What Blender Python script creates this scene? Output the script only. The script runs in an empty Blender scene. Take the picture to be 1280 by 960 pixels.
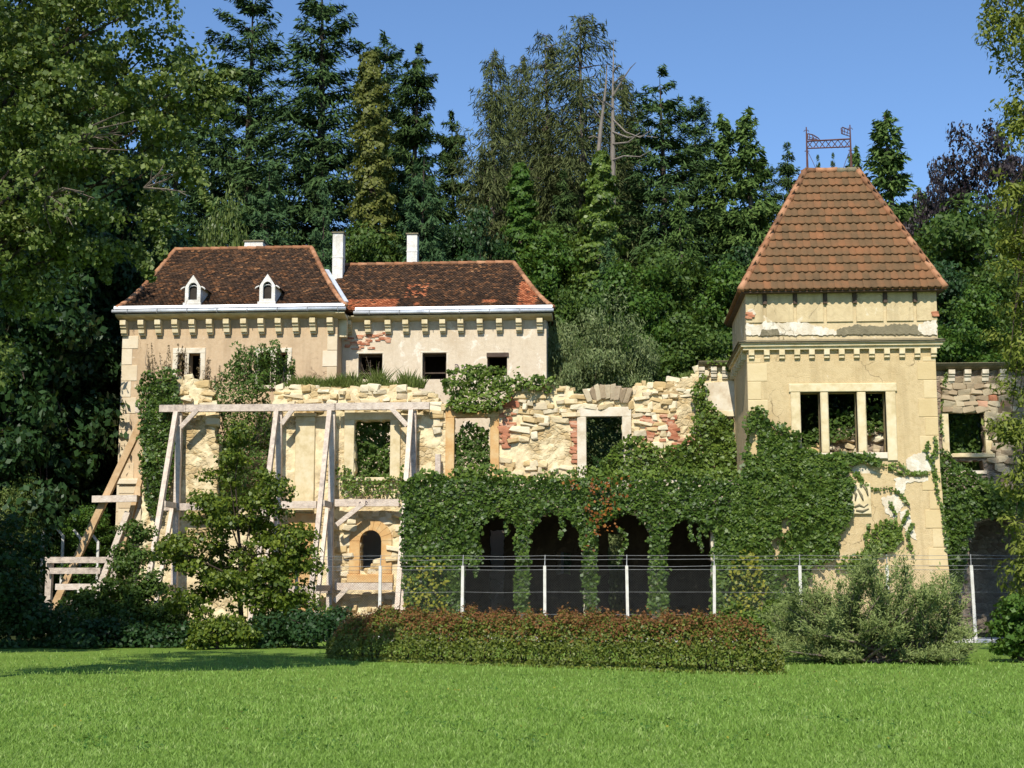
import bpy, math, random
import numpy as np
from mathutils import Vector, Matrix

# ------------------------------------------------------------------ camera, sky, sun, exposure
scene = bpy.context.scene
COL = scene.collection
CAM_H, YAW, PITCH, FPX = 1.6, math.radians(4.0), math.radians(7.94), 1800.0

cam_data = bpy.data.cameras.new("camera")
cam = bpy.data.objects.new("camera", cam_data)
COL.objects.link(cam)
cam.location = (0, 0, CAM_H)
cam.rotation_euler = (math.pi / 2 + PITCH, 0, YAW)
cam_data.sensor_width = 36.0
cam_data.lens = FPX / 1280 * 36.0
cam_data.clip_start = 0.1
cam_data.clip_end = 3000
scene.camera = cam

SUN_EL, SUN_AZ = math.radians(46), math.radians(9)      # sun behind the camera, over the left shoulder
to_sun = Vector((-math.sin(SUN_AZ) * math.cos(SUN_EL), -math.cos(SUN_AZ) * math.cos(SUN_EL), math.sin(SUN_EL)))
world = bpy.data.worlds.new("World")
scene.world = world
world.use_nodes = True
wn = world.node_tree.nodes
bg = wn["Background"]
sky = wn.new("ShaderNodeTexSky")
sky.sky_type = 'NISHITA'
sky.sun_disc = False
sky.sun_elevation = SUN_EL
sky.sun_rotation = math.pi + SUN_AZ
sky.altitude = 300
sky.air_density = 1.0
sky.dust_density = 0.1
sky.ozone_density = 7.0
world.node_tree.links.new(sky.outputs[0], bg.inputs[0])
bg.inputs[1].default_value = 0.125

sun_data = bpy.data.lights.new("sun", 'SUN')
sun_data.energy = 4.4
sun_data.angle = math.radians(0.55)
sun_data.color = (1.0, 0.94, 0.84)
sun = bpy.data.objects.new("sun", sun_data)
COL.objects.link(sun)
sun.rotation_euler = (-to_sun).to_track_quat('-Z', 'Y').to_euler()
sun.location = (-20, -30, 60)

scene.view_settings.view_transform = 'Standard'
scene.view_settings.look = 'None'
scene.view_settings.exposure = 0.45
scene.view_settings.gamma = 1.0
scene.view_settings.use_curve_mapping = False
scene.cycles.use_denoising = True
scene.cycles.max_bounces = 5
scene.cycles.diffuse_bounces = 3
scene.cycles.glossy_bounces = 2
scene.cycles.transparent_max_bounces = 4
scene.cycles.sample_clamp_indirect = 6

# ------------------------------------------------------------------ helpers
def P(px, py, Y):
    """the point at depth Y that the photograph shows at pixel px, py"""
    u, v = (px - 640) / FPX, (480 - py) / FPX
    h = (-math.sin(YAW), math.cos(YAW))
    cp, sp = math.cos(PITCH), math.sin(PITCH)
    dx = cp * h[0] + u * math.cos(YAW) - v * sp * h[0]
    dy = cp * h[1] + u * math.sin(YAW) - v * sp * h[1]
    dz = sp + v * cp
    t = Y / dy
    return Vector((t * dx, Y, CAM_H + t * dz))

def PX(px, py, Y): return P(px, py, Y).x
PXD = [640]          # column of the photograph that heights are read at unless told otherwise
def PZ(py, Y, px=None): return P(PXD[0] if px is None else px, py, Y).z
def ground_at(px, py):
    a = P(px, py, 1.0); k = CAM_H / (CAM_H - a.z)
    return Vector((a.x * k, k, 0))
def rect(x0, y0, x1, y1, Y):
    ym, xm = (y0 + y1) / 2, (x0 + x1) / 2
    return PX(x0, ym, Y), PX(x1, ym, Y), PZ(y1, Y, xm), PZ(y0, Y, xm)      # x0 x1 z0 z1
def lerp(a, b, t): return a + (b - a) * t
def prof(xs, pts):
    return np.interp(xs, [p[0] for p in pts], [p[1] for p in pts])

class MB:
    def __init__(s): s.v, s.f, s.m = [], [], []
    def add(s, vs, fs, mi=0):
        b = len(s.v); s.v += [tuple(v) for v in vs]; s.f += [tuple(b + i for i in f) for f in fs]; s.m += [mi] * len(fs); return s
    def box(s, x0, x1, y0, y1, z0, z1, mi=0):
        return s.add([(x0,y0,z0),(x1,y0,z0),(x1,y1,z0),(x0,y1,z0),(x0,y0,z1),(x1,y0,z1),(x1,y1,z1),(x0,y1,z1)],
              [(0,1,5,4),(1,2,6,5),(2,3,7,6),(3,0,4,7),(4,5,6,7),(3,2,1,0)], mi)
    def chamfer_box(s, x0, x1, y0, y1, z0, z1, c=0.02, mi=0):
        # box whose front (low y) edges are chamfered
        v = [(x0,y0+c,z0),(x1,y0+c,z0),(x1,y1,z0),(x0,y1,z0),(x0,y0+c,z1),(x1,y0+c,z1),(x1,y1,z1),(x0,y1,z1),
             (x0+c,y0,z0+c),(x1-c,y0,z0+c),(x1-c,y0,z1-c),(x0+c,y0,z1-c)]
        return s.add(v, [(8,9,10,11),(0,1,9,8),(1,5,10,9),(5,4,11,10),(4,0,8,11),(1,2,6,5),(2,3,7,6),(3,0,4,7),(4,5,6,7),(3,2,1,0)], mi)
    def prism(s, poly, y0, y1, mi=0):
        n = len(poly)
        vs = [(x, y0, z) for x, z in poly] + [(x, y1, z) for x, z in poly]
        return s.add(vs, [tuple(range(n)), tuple(range(2*n-1, n-1, -1))] + [((i+1) % n, i, n+i, n+(i+1) % n) for i in range(n)], mi)
    def beam(s, p, q, w, h=None, up=(0,0,1), mi=0):
        p, q = Vector(p), Vector(q); h = h or w
        d = (q - p).normalized(); up = Vector(up)
        if abs(d.dot(up)) > .95: up = Vector((0,1,0))
        a = d.cross(up).normalized(); b = a.cross(d)
        c = [(-w/2,-h/2),(w/2,-h/2),(w/2,h/2),(-w/2,h/2)]
        vs = [p + a*i + b*j for i, j in c] + [q + a*i + b*j for i, j in c]
        return s.add(vs, [(3,2,1,0),(4,5,6,7),(0,1,5,4),(1,2,6,5),(2,3,7,6),(3,0,4,7)], mi)
    def tube(s, pts, radii, n=6, mi=0, cap=True):
        pts = [Vector(p) for p in pts]; b = len(s.v); m = len(pts)
        for i, p in enumerate(pts):
            d = (pts[min(i+1, m-1)] - pts[max(i-1, 0)]).normalized()
            up = Vector((0,0,1)) if abs(d.z) < .9 else Vector((1,0,0))
            a = d.cross(up).normalized(); c = a.cross(d)
            for k in range(n):
                t = 2*math.pi*k/n
                s.v.append(tuple(p + (a*math.cos(t) + c*math.sin(t)) * radii[i]))
        for i in range(m-1):
            for k in range(n):
                s.f.append((b+i*n+k, b+i*n+(k+1) % n, b+(i+1)*n+(k+1) % n, b+(i+1)*n+k)); s.m.append(mi)
        if cap:
            s.f.append(tuple(b+k for k in range(n-1,-1,-1))); s.m.append(mi)
            s.f.append(tuple(b+(m-1)*n+k for k in range(n))); s.m.append(mi)
        return s

def wloc(o):
    l = Vector((0,0,0))
    while o: l += o.location; o = o.parent
    return l
def tag(o, label=None, cat=None, group=None, kind=None):
    if label: o["label"] = label
    if cat: o["category"] = cat
    if group: o["group"] = group
    if kind: o["kind"] = kind
    return o
def thing(name, label, cat, loc=(0,0,0), group=None):
    o = bpy.data.objects.new(name, None); COL.objects.link(o); o.location = loc; o.empty_display_size = .3
    return tag(o, label, cat, group)
def link(name, me, parent=None, loc=(0,0,0)):
    o = bpy.data.objects.new(name, me); COL.objects.link(o); o.location = loc
    if parent: o.parent = parent
    return o
def build(name, mb, mats, parent=None, smooth=False):
    """one mesh object out of world-space shapes; its origin goes to the centre of its foot"""
    V = np.array(mb.v, dtype=float)
    lo, hi = V.min(0), V.max(0); o = np.array([(lo[0]+hi[0])/2, (lo[1]+hi[1])/2, lo[2]])
    me = bpy.data.meshes.new(name); me.from_pydata((V - o).tolist(), [], mb.f)
    mats = mats if isinstance(mats, (list, tuple)) else [mats]
    for m in mats: me.materials.append(m)
    if len(mats) > 1: me.polygons.foreach_set("material_index", mb.m)
    if smooth: me.polygons.foreach_set("use_smooth", [True]*len(mb.f))
    me.update()
    l = Vector(o)
    if parent: l -= wloc(parent)
    return link(name, me, parent, l)
def quads_mesh(name, Q, mats, mi=None):
    """N quads (N,4,3) as a mesh"""
    n = len(Q); me = bpy.data.meshes.new(name)
    me.vertices.add(n*4); me.vertices.foreach_set("co", np.ascontiguousarray(Q, dtype=np.float32).ravel())
    me.loops.add(n*4); me.loops.foreach_set("vertex_index", np.arange(n*4, dtype=np.int32))
    me.polygons.add(n); me.polygons.foreach_set("loop_start", np.arange(0, n*4, 4, dtype=np.int32))
    mats = mats if isinstance(mats, (list, tuple)) else [mats]
    for m in mats: me.materials.append(m)
    if mi is not None: me.polygons.foreach_set("material_index", np.asarray(mi, dtype=np.int32))
    me.update(calc_edges=True)
    return me
def quads_obj(name, Q, mats, parent=None, mi=None):
    lo, hi = Q.reshape(-1,3).min(0), Q.reshape(-1,3).max(0)
    o = np.array([(lo[0]+hi[0])/2, (lo[1]+hi[1])/2, lo[2]])
    me = quads_mesh(name, Q - o, mats, mi)
    l = Vector(o)
    if parent: l -= wloc(parent)
    return link(name, me, parent, l)

def unit(a): return a / (np.linalg.norm(a, axis=-1, keepdims=True) + 1e-9)
def leaf_quads(Pn, N, size, aspect, rng, jit=.7, droop=0., T=None, fold=.18, var=.45):
    n = len(Pn)
    nn = unit(N + rng.normal(0, jit, (n,3)))
    t = rng.normal(0, 1, (n,3)) if T is None else T + rng.normal(0, .25, (n,3))
    t[:,2] -= droop
    t = unit(t - (t*nn).sum(1)[:,None]*nn)
    b = np.cross(nn, t)
    L = (size * rng.uniform(1-var, 1+var, n))[:,None] * .5
    W = L * aspect
    Q = np.empty((n,4,3))
    Q[:,0] = Pn - t*L; Q[:,1] = Pn + b*W + nn*(W*fold) + t*(L*.15); Q[:,2] = Pn + t*L; Q[:,3] = Pn - b*W + nn*(W*fold) + t*(L*.15)
    return Q

def inpoly(x, y, poly):
    ins = np.zeros(len(x), bool); n = len(poly)
    for i in range(n):
        x0, y0 = poly[i]; x1, y1 = poly[(i+1) % n]
        if y0 == y1: continue
        c = ((y0 > y) != (y1 > y)) & (x < (x1-x0)*(y-y0)/(y1-y0) + x0)
        ins ^= c
    return ins
def vnoise(x, y, seed=0):
    """cheap smooth 2-D noise in -1..1"""
    r = np.random.default_rng(seed); s = np.zeros_like(np.asarray(x, float))
    for k in range(7):
        a, ph = r.uniform(0, 2*math.pi), r.uniform(0, 6.28); f = 1.0 * 1.55**(k*.75)
        s += np.sin((x*math.cos(a) + y*math.sin(a))*f*2 + ph + 1.3*np.sin(y*f*1.1 + ph*2)) / (1 + k*.5)
    return s / 3.2

# ------------------------------------------------------------------ materials
def rgb(c): return (c[0], c[1], c[2], 1.0)
class NT:
    def __init__(s, name):
        s.mat = bpy.data.materials.new(name); s.mat.use_nodes = True
        s.t = s.mat.node_tree; s.n = s.t.nodes; s.b = s.n["Principled BSDF"]; s.out = s.n["Material Output"]
    def new(s, t, **kw):
        n = s.n.new(t)
        for k, v in kw.items():
            if k in n.inputs: n.inputs[k].default_value = v
            else: setattr(n, k, v)
        return n
    def l(s, a, b): s.t.links.new(a, b)
    def noise(s, scale, detail=4, rough=.55, vec=None, dist=0.):
        n = s.new("ShaderNodeTexNoise"); n.inputs["Scale"].default_value = scale; n.inputs["Detail"].default_value = detail
        n.inputs["Roughness"].default_value = rough; n.inputs["Distortion"].default_value = dist
        s.l(vec if vec is not None else s.pos(), n.inputs["Vector"]); return n.outputs["Fac"]
    def pos(s):
        if not hasattr(s, "_g"): s._g = s.new("ShaderNodeNewGeometry")
        return s._g.outputs["Position"]
    def island(s):
        s.pos(); return s._g.outputs["Random Per Island"]
    def objrnd(s):
        if not hasattr(s, "_o"): s._o = s.new("ShaderNodeObjectInfo")
        return s._o.outputs["Random"]
    def scaled(s, x, y, z):
        m = s.new("ShaderNodeMapping"); m.inputs["Scale"].default_value = (x, y, z); s.l(s.pos(), m.inputs["Vector"]); return m.outputs[0]
    def ramp(s, fac, stops, interp='LINEAR'):
        r = s.new("ShaderNodeValToRGB"); e = r.color_ramp.elements; r.color_ramp.interpolation = interp
        while len(e) < len(stops): e.new(.5)
        for k, (p, c) in enumerate(stops): e[k].position = p; e[k].color = rgb(c) if isinstance(c, (tuple, list)) else (c, c, c, 1)
        s.l(fac, r.inputs[0]); return r.outputs[0]
    def mix(s, fac, a, b, mode='MIX'):
        m = s.new("ShaderNodeMix"); m.data_type = 'RGBA'; m.blend_type = mode
        for sock, v in ((m.inputs[0], fac), (m.inputs[6], a), (m.inputs[7], b)):
            if isinstance(v, (int, float)): sock.default_value = v if sock is m.inputs[0] or sock.type == 'VALUE' else (v, v, v, 1)
            elif isinstance(v, (tuple, list)): sock.default_value = rgb(v)
            else: s.l(v, sock)
        return m.outputs[2]
    def math(s, op, a, b=0.):
        m = s.new("ShaderNodeMath"); m.operation = op
        for i, v in ((0, a), (1, b)):
            if isinstance(v, (int, float)): m.inputs[i].default_value = v
            else: s.l(v, m.inputs[i])
        return m.outputs[0]
    def bump(s, h, strength=.5, dist=.02):
        b = s.new("ShaderNodeBump"); b.inputs["Strength"].default_value = strength; b.inputs["Distance"].default_value = dist
        s.l(h, b.inputs["Height"]); s.l(b.outputs[0], s.b.inputs["Normal"])
    def done(s, col, rough=.8, spec=.3):
        if isinstance(col, (tuple, list)): s.b.inputs["Base Color"].default_value = rgb(col)
        else: s.l(col, s.b.inputs["Base Color"])
        s.b.inputs["Roughness"].default_value = rough; s.b.inputs["Specular IOR Level"].default_value = spec
        return s.mat

def leaf_mat(name, stops, rough=.5, transl=.25, spec=.22, clump=.35):
    m = NT(name)
    r = m.math('ADD', m.math('MULTIPLY', m.island(), .62), m.math('MULTIPLY', m.objrnd(), .12))
    f = m.math('ADD', r, m.math('MULTIPLY', m.noise(clump, 2), .42))
    f = m.math('SUBTRACT', f, .1)
    c = m.ramp(f, stops)
    m.done(c, rough, spec)
    if transl:
        t = m.new("ShaderNodeBsdfTranslucent"); mx = m.new("ShaderNodeMixShader")
        tc = m.mix(.55, c, (.16,.22,.02)); m.l(tc, t.inputs[0]); mx.inputs[0].default_value = transl
        m.l(m.b.outputs[0], mx.inputs[1]); m.l(t.outputs[0], mx.inputs[2]); m.l(mx.outputs[0], m.out.inputs[0])
    return m.mat

def plaster(name, base, light, dark, patch=.62, streak=.35, bump=.35):
    m = NT(name)
    big = m.noise(.55, 5, .6); fine = m.noise(7, 6, .65); st = m.noise(1.0, 5, .6, m.scaled(3.5, 3.5, .35))
    c = m.ramp(big, [(.25, dark), (.48, base), (.66, base), (.8, light)])
    c = m.mix(m.ramp(m.noise(1.6, 6, .65, dist=.6), [(patch, 0.), (patch+.05, 1.)]), c, light)
    c = m.mix(m.math('MULTIPLY', m.ramp(st, [(.5, 0.), (.72, 1.)]), streak), c, tuple(x*.62 for x in dark))
    c = m.mix(m.ramp(fine, [(.3, .55), (.55, 0.)]), c, dark)
    vr = m.new('ShaderNodeTexVoronoi'); vr.feature = 'DISTANCE_TO_EDGE'; vr.inputs['Scale'].default_value = .9
    wp = m.new('ShaderNodeVectorMath'); wp.operation = 'ADD'; nz = m.new('ShaderNodeTexNoise'); nz.inputs['Scale'].default_value = 1.5; nz.inputs['Detail'].default_value = 5; m.l(m.pos(), nz.inputs['Vector'])
    m.l(m.pos(), wp.inputs[0]); m.l(nz.outputs['Color'], wp.inputs[1]); m.l(wp.outputs[0], vr.inputs['Vector'])
    crack = m.math('MULTIPLY', m.ramp(vr.outputs['Distance'], [(.004, 1.), (.014, 0.)]), m.ramp(m.noise(.7, 2), [(.55, 0.), (.62, .75)]))
    c = m.mix(crack, c, tuple(x*.35 for x in dark))
    h = m.math('ADD', m.math('MULTIPLY', fine, .6), m.math('MULTIPLY', m.noise(28, 3), .4))
    m.bump(h, bump, .05)
    return m.done(c, .9, .15)

def rubble(name, a, b, c3, plast, amount=.5, vs=3.0):
    m = NT(name)
    w = m.new("ShaderNodeTexVoronoi"); w.feature = 'F1'; w.inputs["Scale"].default_value = vs
    d = m.new("ShaderNodeTexVoronoi"); d.feature = 'DISTANCE_TO_EDGE'; d.inputs["Scale"].default_value = vs
    warp = m.new("ShaderNodeVectorMath"); warp.operation = 'ADD'
    nz = m.new("ShaderNodeTexNoise"); nz.inputs["Scale"].default_value = 2.2; m.l(m.pos(), nz.inputs["Vector"])
    sc = m.new("ShaderNodeVectorMath"); sc.operation = 'SCALE'; sc.inputs[3].default_value = .35
    m.l(nz.outputs["Color"], sc.inputs[0]); m.l(m.scaled(1, .35, 1.7), warp.inputs[0]); m.l(sc.outputs[0], warp.inputs[1])
    m.l(warp.outputs[0], w.inputs["Vector"]); m.l(warp.outputs[0], d.inputs["Vector"])
    sep = m.new("ShaderNodeSeparateColor"); m.l(w.outputs["Color"], sep.inputs[0])
    col = m.ramp(sep.outputs[0], [(0., a), (.45, b), (.8, c3), (1., a)])
    col = m.mix(m.ramp(m.noise(11, 5, .7), [(.35, .6), (.6, 0.)]), col, tuple(x*.55 for x in a))
    edge = m.ramp(d.outputs["Distance"], [(.0, 0.), (.16, 1.)])
    jn = m.math('MULTIPLY', m.math('SUBTRACT', 1., edge), m.ramp(m.noise(2.6, 3), [(.42, .0), (.62, .4)]))
    col = m.mix(jn, col, tuple(x*.55 for x in b))
    mask = m.ramp(m.noise(.8, 5, .62, dist=.5), [(amount-.04, 0.), (amount+.04, 1.)])
    pl = m.ramp(m.noise(1.7, 6, .7), [(.3, tuple(x*.72 for x in plast)), (.47, plast), (.62, tuple(min(.78, x*1.22+.04) for x in plast))])
    col = m.mix(mask, col, pl)
    hgt = m.math('ADD', m.math('MULTIPLY', m.mix(mask, edge, .75), .7), m.math('MULTIPLY', m.noise(9, 6, .7), .5))
    m.bump(hgt, .65, .06)
    return m.done(col, .92, .1)

M = {}
M['plaster_house'] = plaster('plaster_house', (.54,.40,.25), (.65,.54,.39), (.42,.29,.17), .64, .36)
M['plaster_wing'] = plaster('plaster_wing', (.62,.52,.38), (.74,.66,.53), (.50,.39,.26), .58, .3)
M['plaster_tower'] = plaster('plaster_tower', (.57,.44,.245), (.66,.56,.38), (.44,.32,.16), .66, .42, .6)
M['plaster_attic'] = plaster('plaster_attic', (.60,.48,.28), (.72,.63,.46), (.42,.32,.18), .60, .55, .4)
M['plaster_white'] = plaster('plaster_white', (.66,.59,.46), (.74,.69,.58), (.54,.43,.28), .5, .3, .6)
M['lichen'] = plaster('lichen', (.22,.19,.12), (.34,.29,.19), (.13,.115,.075), .6, .2, .7)
M['rubble'] = rubble('rubble', (.54,.40,.20), (.63,.50,.29), (.46,.32,.15), (.66,.53,.32), .46, 3.9)
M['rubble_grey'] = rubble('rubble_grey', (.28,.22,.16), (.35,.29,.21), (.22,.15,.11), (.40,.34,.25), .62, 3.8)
M['vault_shade'] = plaster('vault_shade', (.075,.060,.042), (.12,.095,.065), (.045,.036,.026), .6, .5, .6)  # near-black colour carries the shade inside the arcade

def simple(name, stops, nscale=3., rough=.8, bump=.3, bs=12., spec=.25, obj=.0, isl=.0, metal=0., stretch=None):
    m = NT(name)
    vec = m.scaled(*stretch) if stretch else None
    f = m.noise(nscale, 5, .6, vec)
    w = 1 - obj - isl
    f = m.math('MULTIPLY', f, w)
    if obj: f = m.math('ADD', f, m.math('MULTIPLY', m.objrnd(), obj))
    if isl: f = m.math('ADD', f, m.math('MULTIPLY', m.island(), isl))
    c = m.ramp(f, stops)
    if bump: m.bump(m.noise(bs, 5, .65, vec), bump, .03)
    m.b.inputs["Metallic"].default_value = metal
    return m.done(c, rough, spec)

M['trim'] = simple('trim', [(.3, (.52,.41,.22)), (.5, (.64,.53,.32)), (.7, (.70,.61,.42))], 3, .85, .25, 14)
M['trim_orange'] = simple('trim_orange', [(.3, (.48,.25,.09)), (.5, (.58,.36,.15)), (.7, (.62,.46,.24))], 2, .85, .3, 14)
M['trim_pale'] = simple('trim_pale', [(.3, (.52,.42,.29)), (.5, (.64,.56,.42)), (.7, (.70,.64,.52))], 3, .85, .25, 14)
M['stone'] = simple('stone', [(.08, (.27,.20,.12)), (.25, (.50,.36,.17)), (.45, (.60,.48,.28)), (.66, (.70,.62,.44)), (.82, (.52,.42,.27)), (.95, (.34,.28,.20))], 2.5, .92, .8, 7, .1, .62)
M['stone_grey'] = simple('stone_grey', [(.1, (.22,.16,.10)), (.4, (.36,.28,.18)), (.7, (.50,.42,.28)), (.95, (.28,.19,.13))], 2.5, .92, .8, 7, .1, .62)
M['brick'] = simple('brick', [(.2, (.36,.13,.07)), (.5, (.50,.23,.13)), (.8, (.58,.36,.24))], 4, .9, .5, 14, .1, .6)
M['quoin'] = simple('quoin', [(.25, (.54,.41,.21)), (.5, (.59,.46,.25)), (.75, (.64,.52,.31))], 2.2, .88, .3, 14, .15, .35)
M['quoin_house'] = simple('quoin_house', [(.25, (.54,.42,.27)), (.5, (.63,.52,.35)), (.75, (.70,.61,.46))], 2.2, .88, .3, 14, .15, .35)
M['tile_dark'] = simple('tile_dark', [(.2, (.038,.025,.018)), (.48, (.070,.042,.026)), (.68, (.110,.058,.031)), (.80, (.19,.088,.040)), (.90, (.36,.19,.088))], 1.2, .88, .3, 20, .12, 0, .62)
M['tile_red'] = simple('tile_red', [(.25, (.24,.080,.035)), (.5, (.42,.145,.062)), (.75, (.52,.21,.095))], 1.4, .8, .3, 20, .2, 0, .55)
M['tile_tower'] = simple('tile_tower', [(.2, (.085,.056,.030)), (.42, (.135,.083,.042)), (.58, (.178,.094,.045)), (.72, (.225,.105,.048)), (.88, (.42,.19,.095))], 1.9, .88, .7, 16, .12, .24)
M['tile_hip'] = simple('tile_hip', [(.2, (.16,.085,.045)), (.5, (.30,.135,.065)), (.8, (.45,.24,.13))], 5, .8, .4, 18, .2, .5)
M['zinc'] = simple('zinc', [(.3, (.42,.44,.46)), (.5, (.62,.65,.68)), (.7, (.72,.74,.76))], 2.2, .42, .1, 6, .5, 0, 0, .25)
M['timber'] = simple('timber', [(.22, (.26,.21,.17)), (.38, (.46,.38,.31)), (.52, (.60,.50,.40)), (.72, (.68,.60,.50))], 5.5, .85, .8, 16, .15, .22)
M['timber_new'] = simple('timber_new', [(.25, (.40,.25,.12)), (.5, (.52,.35,.19)), (.75, (.60,.45,.28))], 3.2, .8, .45, 9, .2, .2)
M['wood_dark'] = simple('wood_dark', [(.3, (.06,.04,.03)), (.7, (.12,.08,.055))], 3, .8, .3, 12)
M['white_wash'] = plaster('white_wash', (.70,.67,.60), (.77,.75,.71), (.46,.42,.35), .5, .55, .5)
M['concrete'] = simple('concrete', [(.3, (.50,.47,.41)), (.7, (.68,.66,.60))], 5, .85, .3, 25)
M['chain'] = simple('chain', [(.3, (.07,.07,.065)), (.7, (.12,.12,.11))], 5, .6, 0, 5, .4)
M['wire'] = simple('wire', [(.3, (.22,.22,.21)), (.7, (.32,.32,.31))], 5, .5, 0, 5, .5, 0, 0, .5)
M['iron'] = simple('iron', [(.3, (.075,.032,.028)), (.7, (.13,.06,.05))], 6, .7, .3, 25)
M['black_in'] = simple('black_in', [(.3, (.02,.016,.012)), (.7, (.05,.04,.03))], 2, .9, 0)  # near-black colour standing in for the darkness of unlit rooms
M['shutter'] = simple('shutter', [(.3, (.05,.035,.025)), (.7, (.09,.065,.045))], 4, .8, .3, 15)
M['bark'] = simple('bark', [(.3, (.10,.075,.055)), (.6, (.19,.15,.12)), (.85, (.30,.26,.22))], 3, .95, .8, 9, .1, 0, 0, 0, (4, 4, .8))
M['bark_dark'] = simple('bark_dark', [(.3, (.035,.026,.02)), (.7, (.085,.065,.05))], 3, .95, .8, 9, .1, 0, 0, 0, (4, 4, .8))
M['bark_dead'] = simple('bark_dead', [(.3, (.15,.125,.10)), (.7, (.27,.235,.195))], 3, .95, .6, 9, .1, 0, 0, 0, (4, 4, .8))
M['graffiti'] = simple('graffiti', [(.3, (.045,.03,.05)), (.7, (.10,.07,.10))], 5, .8, 0)
# foliage
G = leaf_mat
M['fir'] = G('fir', [(.0, (.018,.036,.011)), (.4, (.038,.072,.020)), (.75, (.062,.108,.030)), (1, (.100,.152,.045))], .8, .0, .12)
M['spruce'] = G('spruce', [(.0, (.018,.034,.009)), (.45, (.041,.073,.018)), (1, (.088,.132,.032))], .8, .0, .12)
M['fir_blue'] = G('fir_blue', [(.0, (.024,.052,.020)), (.45, (.048,.096,.034)), (1, (.088,.150,.054))], .8, .0, .12)
M['thuja'] = G('thuja', [(.0, (.030,.056,.012)), (.45, (.064,.112,.024)), (1, (.130,.190,.046))], .8, .0, .12)
M['larch'] = G('larch', [(.0, (.042,.055,.018)), (.45, (.080,.098,.032)), (1, (.14,.155,.058))], .8, .0, .12)
M['ivy'] = G('ivy', [(.0, (.018,.040,.005)), (.4, (.052,.100,.013)), (.75, (.105,.165,.024)), (1, (.20,.26,.06))], .45, .22, .32, .9)
M['ivy_light'] = G('ivy_light', [(.0, (.036,.070,.010)), (.45, (.095,.155,.020)), (1, (.20,.26,.045))], .45, .25, .3, .8)
M['ivy_gold'] = G('ivy_gold', [(.0, (.052,.068,.013)), (.45, (.125,.140,.026)), (1, (.21,.215,.05))], .5, .25)
M['leaf_lime'] = G('leaf_lime', [(.0, (.034,.058,.010)), (.4, (.095,.140,.026)), (.75, (.19,.24,.06)), (1, (.33,.36,.14))], .45, .3, .3)  # ramp ends spread to paint in sunlit highlights and deep shade
M['cypress_gold'] = G('cypress_gold', [(.0, (.060,.085,.012)), (.45, (.150,.185,.024)), (1, (.27,.29,.055))], .55, .3)
M['leaf_dark'] = G('leaf_dark', [(.0, (.014,.036,.010)), (.5, (.026,.062,.016)), (1, (.046,.092,.026))], .45, .18)  # low tone also carries the shade of the left wood
M['leaf_green'] = G('leaf_green', [(.0, (.026,.056,.010)), (.45, (.062,.112,.018)), (1, (.125,.185,.036))], .5, .25)
M['leaf_bright'] = G('leaf_bright', [(.0, (.030,.074,.010)), (.5, (.068,.138,.018)), (1, (.130,.205,.034))], .5, .3)
M['leaf_willow'] = G('leaf_willow', [(.0, (.075,.115,.035)), (.45, (.160,.210,.075)), (.85, (.25,.29,.125)), (1, (.42,.45,.28))], .5, .3)
M['ivy_tower'] = G('ivy_tower', [(.0, (.024,.052,.007)), (.4, (.066,.120,.016)), (.75, (.125,.185,.028)), (1, (.22,.28,.065))], .45, .24, .32, .8)
M['leaf_purple'] = G('leaf_purple', [(.0, (.012,.009,.012)), (.5, (.026,.018,.021)), (1, (.052,.040,.036))], .45, .1)
M['leaf_yellow'] = G('leaf_yellow', [(.0, (.13,.14,.018)), (.5, (.26,.26,.03)), (1, (.40,.36,.06))], .45, .3)
M['leaf_red'] = G('leaf_red', [(.0, (.10,.045,.012)), (.5, (.24,.075,.018)), (1, (.40,.19,.04))], .45, .3)
M['maple'] = G('maple', [(.0, (.026,.050,.007)), (.4, (.085,.130,.015)), (.75, (.175,.220,.024)), (1, (.29,.31,.045))], .45, .3, .3, .8)
M['hedge_green'] = G('hedge_green', [(.0, (.045,.066,.009)), (.45, (.105,.135,.016)), (1, (.20,.22,.032))], .5, .2, .3, 1.2)
M['hedge_red'] = G('hedge_red', [(.0, (.085,.034,.012)), (.5, (.165,.066,.022)), (1, (.20,.125,.032))], .65, .15, .2, 1.2)
M['juniper'] = G('juniper', [(.0, (.075,.105,.026)), (.45, (.165,.210,.060)), (1, (.30,.34,.12))], .6, .2, .2, 1.)
M['dry'] = G('dry', [(.0, (.14,.10,.055)), (.5, (.24,.17,.095)), (1, (.34,.25,.15))], .7, .2, .2)
M['grass'] = G('grass', [(.0, (.105,.180,.024)), (.35, (.185,.320,.048)), (.7, (.275,.420,.085)), (1, (.50,.55,.24))], .5, .35, .22, 1.1)
M['grass_wall'] = G('grass_wall', [(.0, (.080,.115,.022)), (.5, (.16,.21,.045)), (1, (.30,.31,.12))], .55, .3, .3, .9)
M['clover'] = G('clover', [(.0, (.03,.09,.012)), (.5, (.055,.13,.018)), (1, (.09,.17,.03))], .45, .25)

m = NT('lawn_soil')
big = m.noise(.22, 4); mid = m.noise(2.4, 5, .65); fin = m.noise(22, 4, .7)
c = m.ramp(m.math('ADD', m.math('MULTIPLY', big, .35), m.math('ADD', m.math('MULTIPLY', mid, .35), m.math('MULTIPLY', fin, .3))),
           [(.3, (.085,.140,.020)), (.5, (.155,.245,.038)), (.7, (.23,.32,.065))])
m.bump(m.math('ADD', m.math('MULTIPLY', fin, .7), mid), .9, .08)
M['lawn'] = m.done(c, .9, .1)
m = NT('forest_floor')
c = m.ramp(m.noise(.6, 6, .7), [(.3, (.020,.026,.010)), (.5, (.035,.045,.014)), (.75, (.060,.055,.024))])
m.bump(m.noise(3, 6), .8, .2)
M['forest_floor'] = m.done(c, .95, .05)
M['gravel'] = simple('gravel', [(.3, (.38,.35,.29)), (.7, (.56,.53,.46))], 20, .95, .6, 40, .1)

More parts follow.
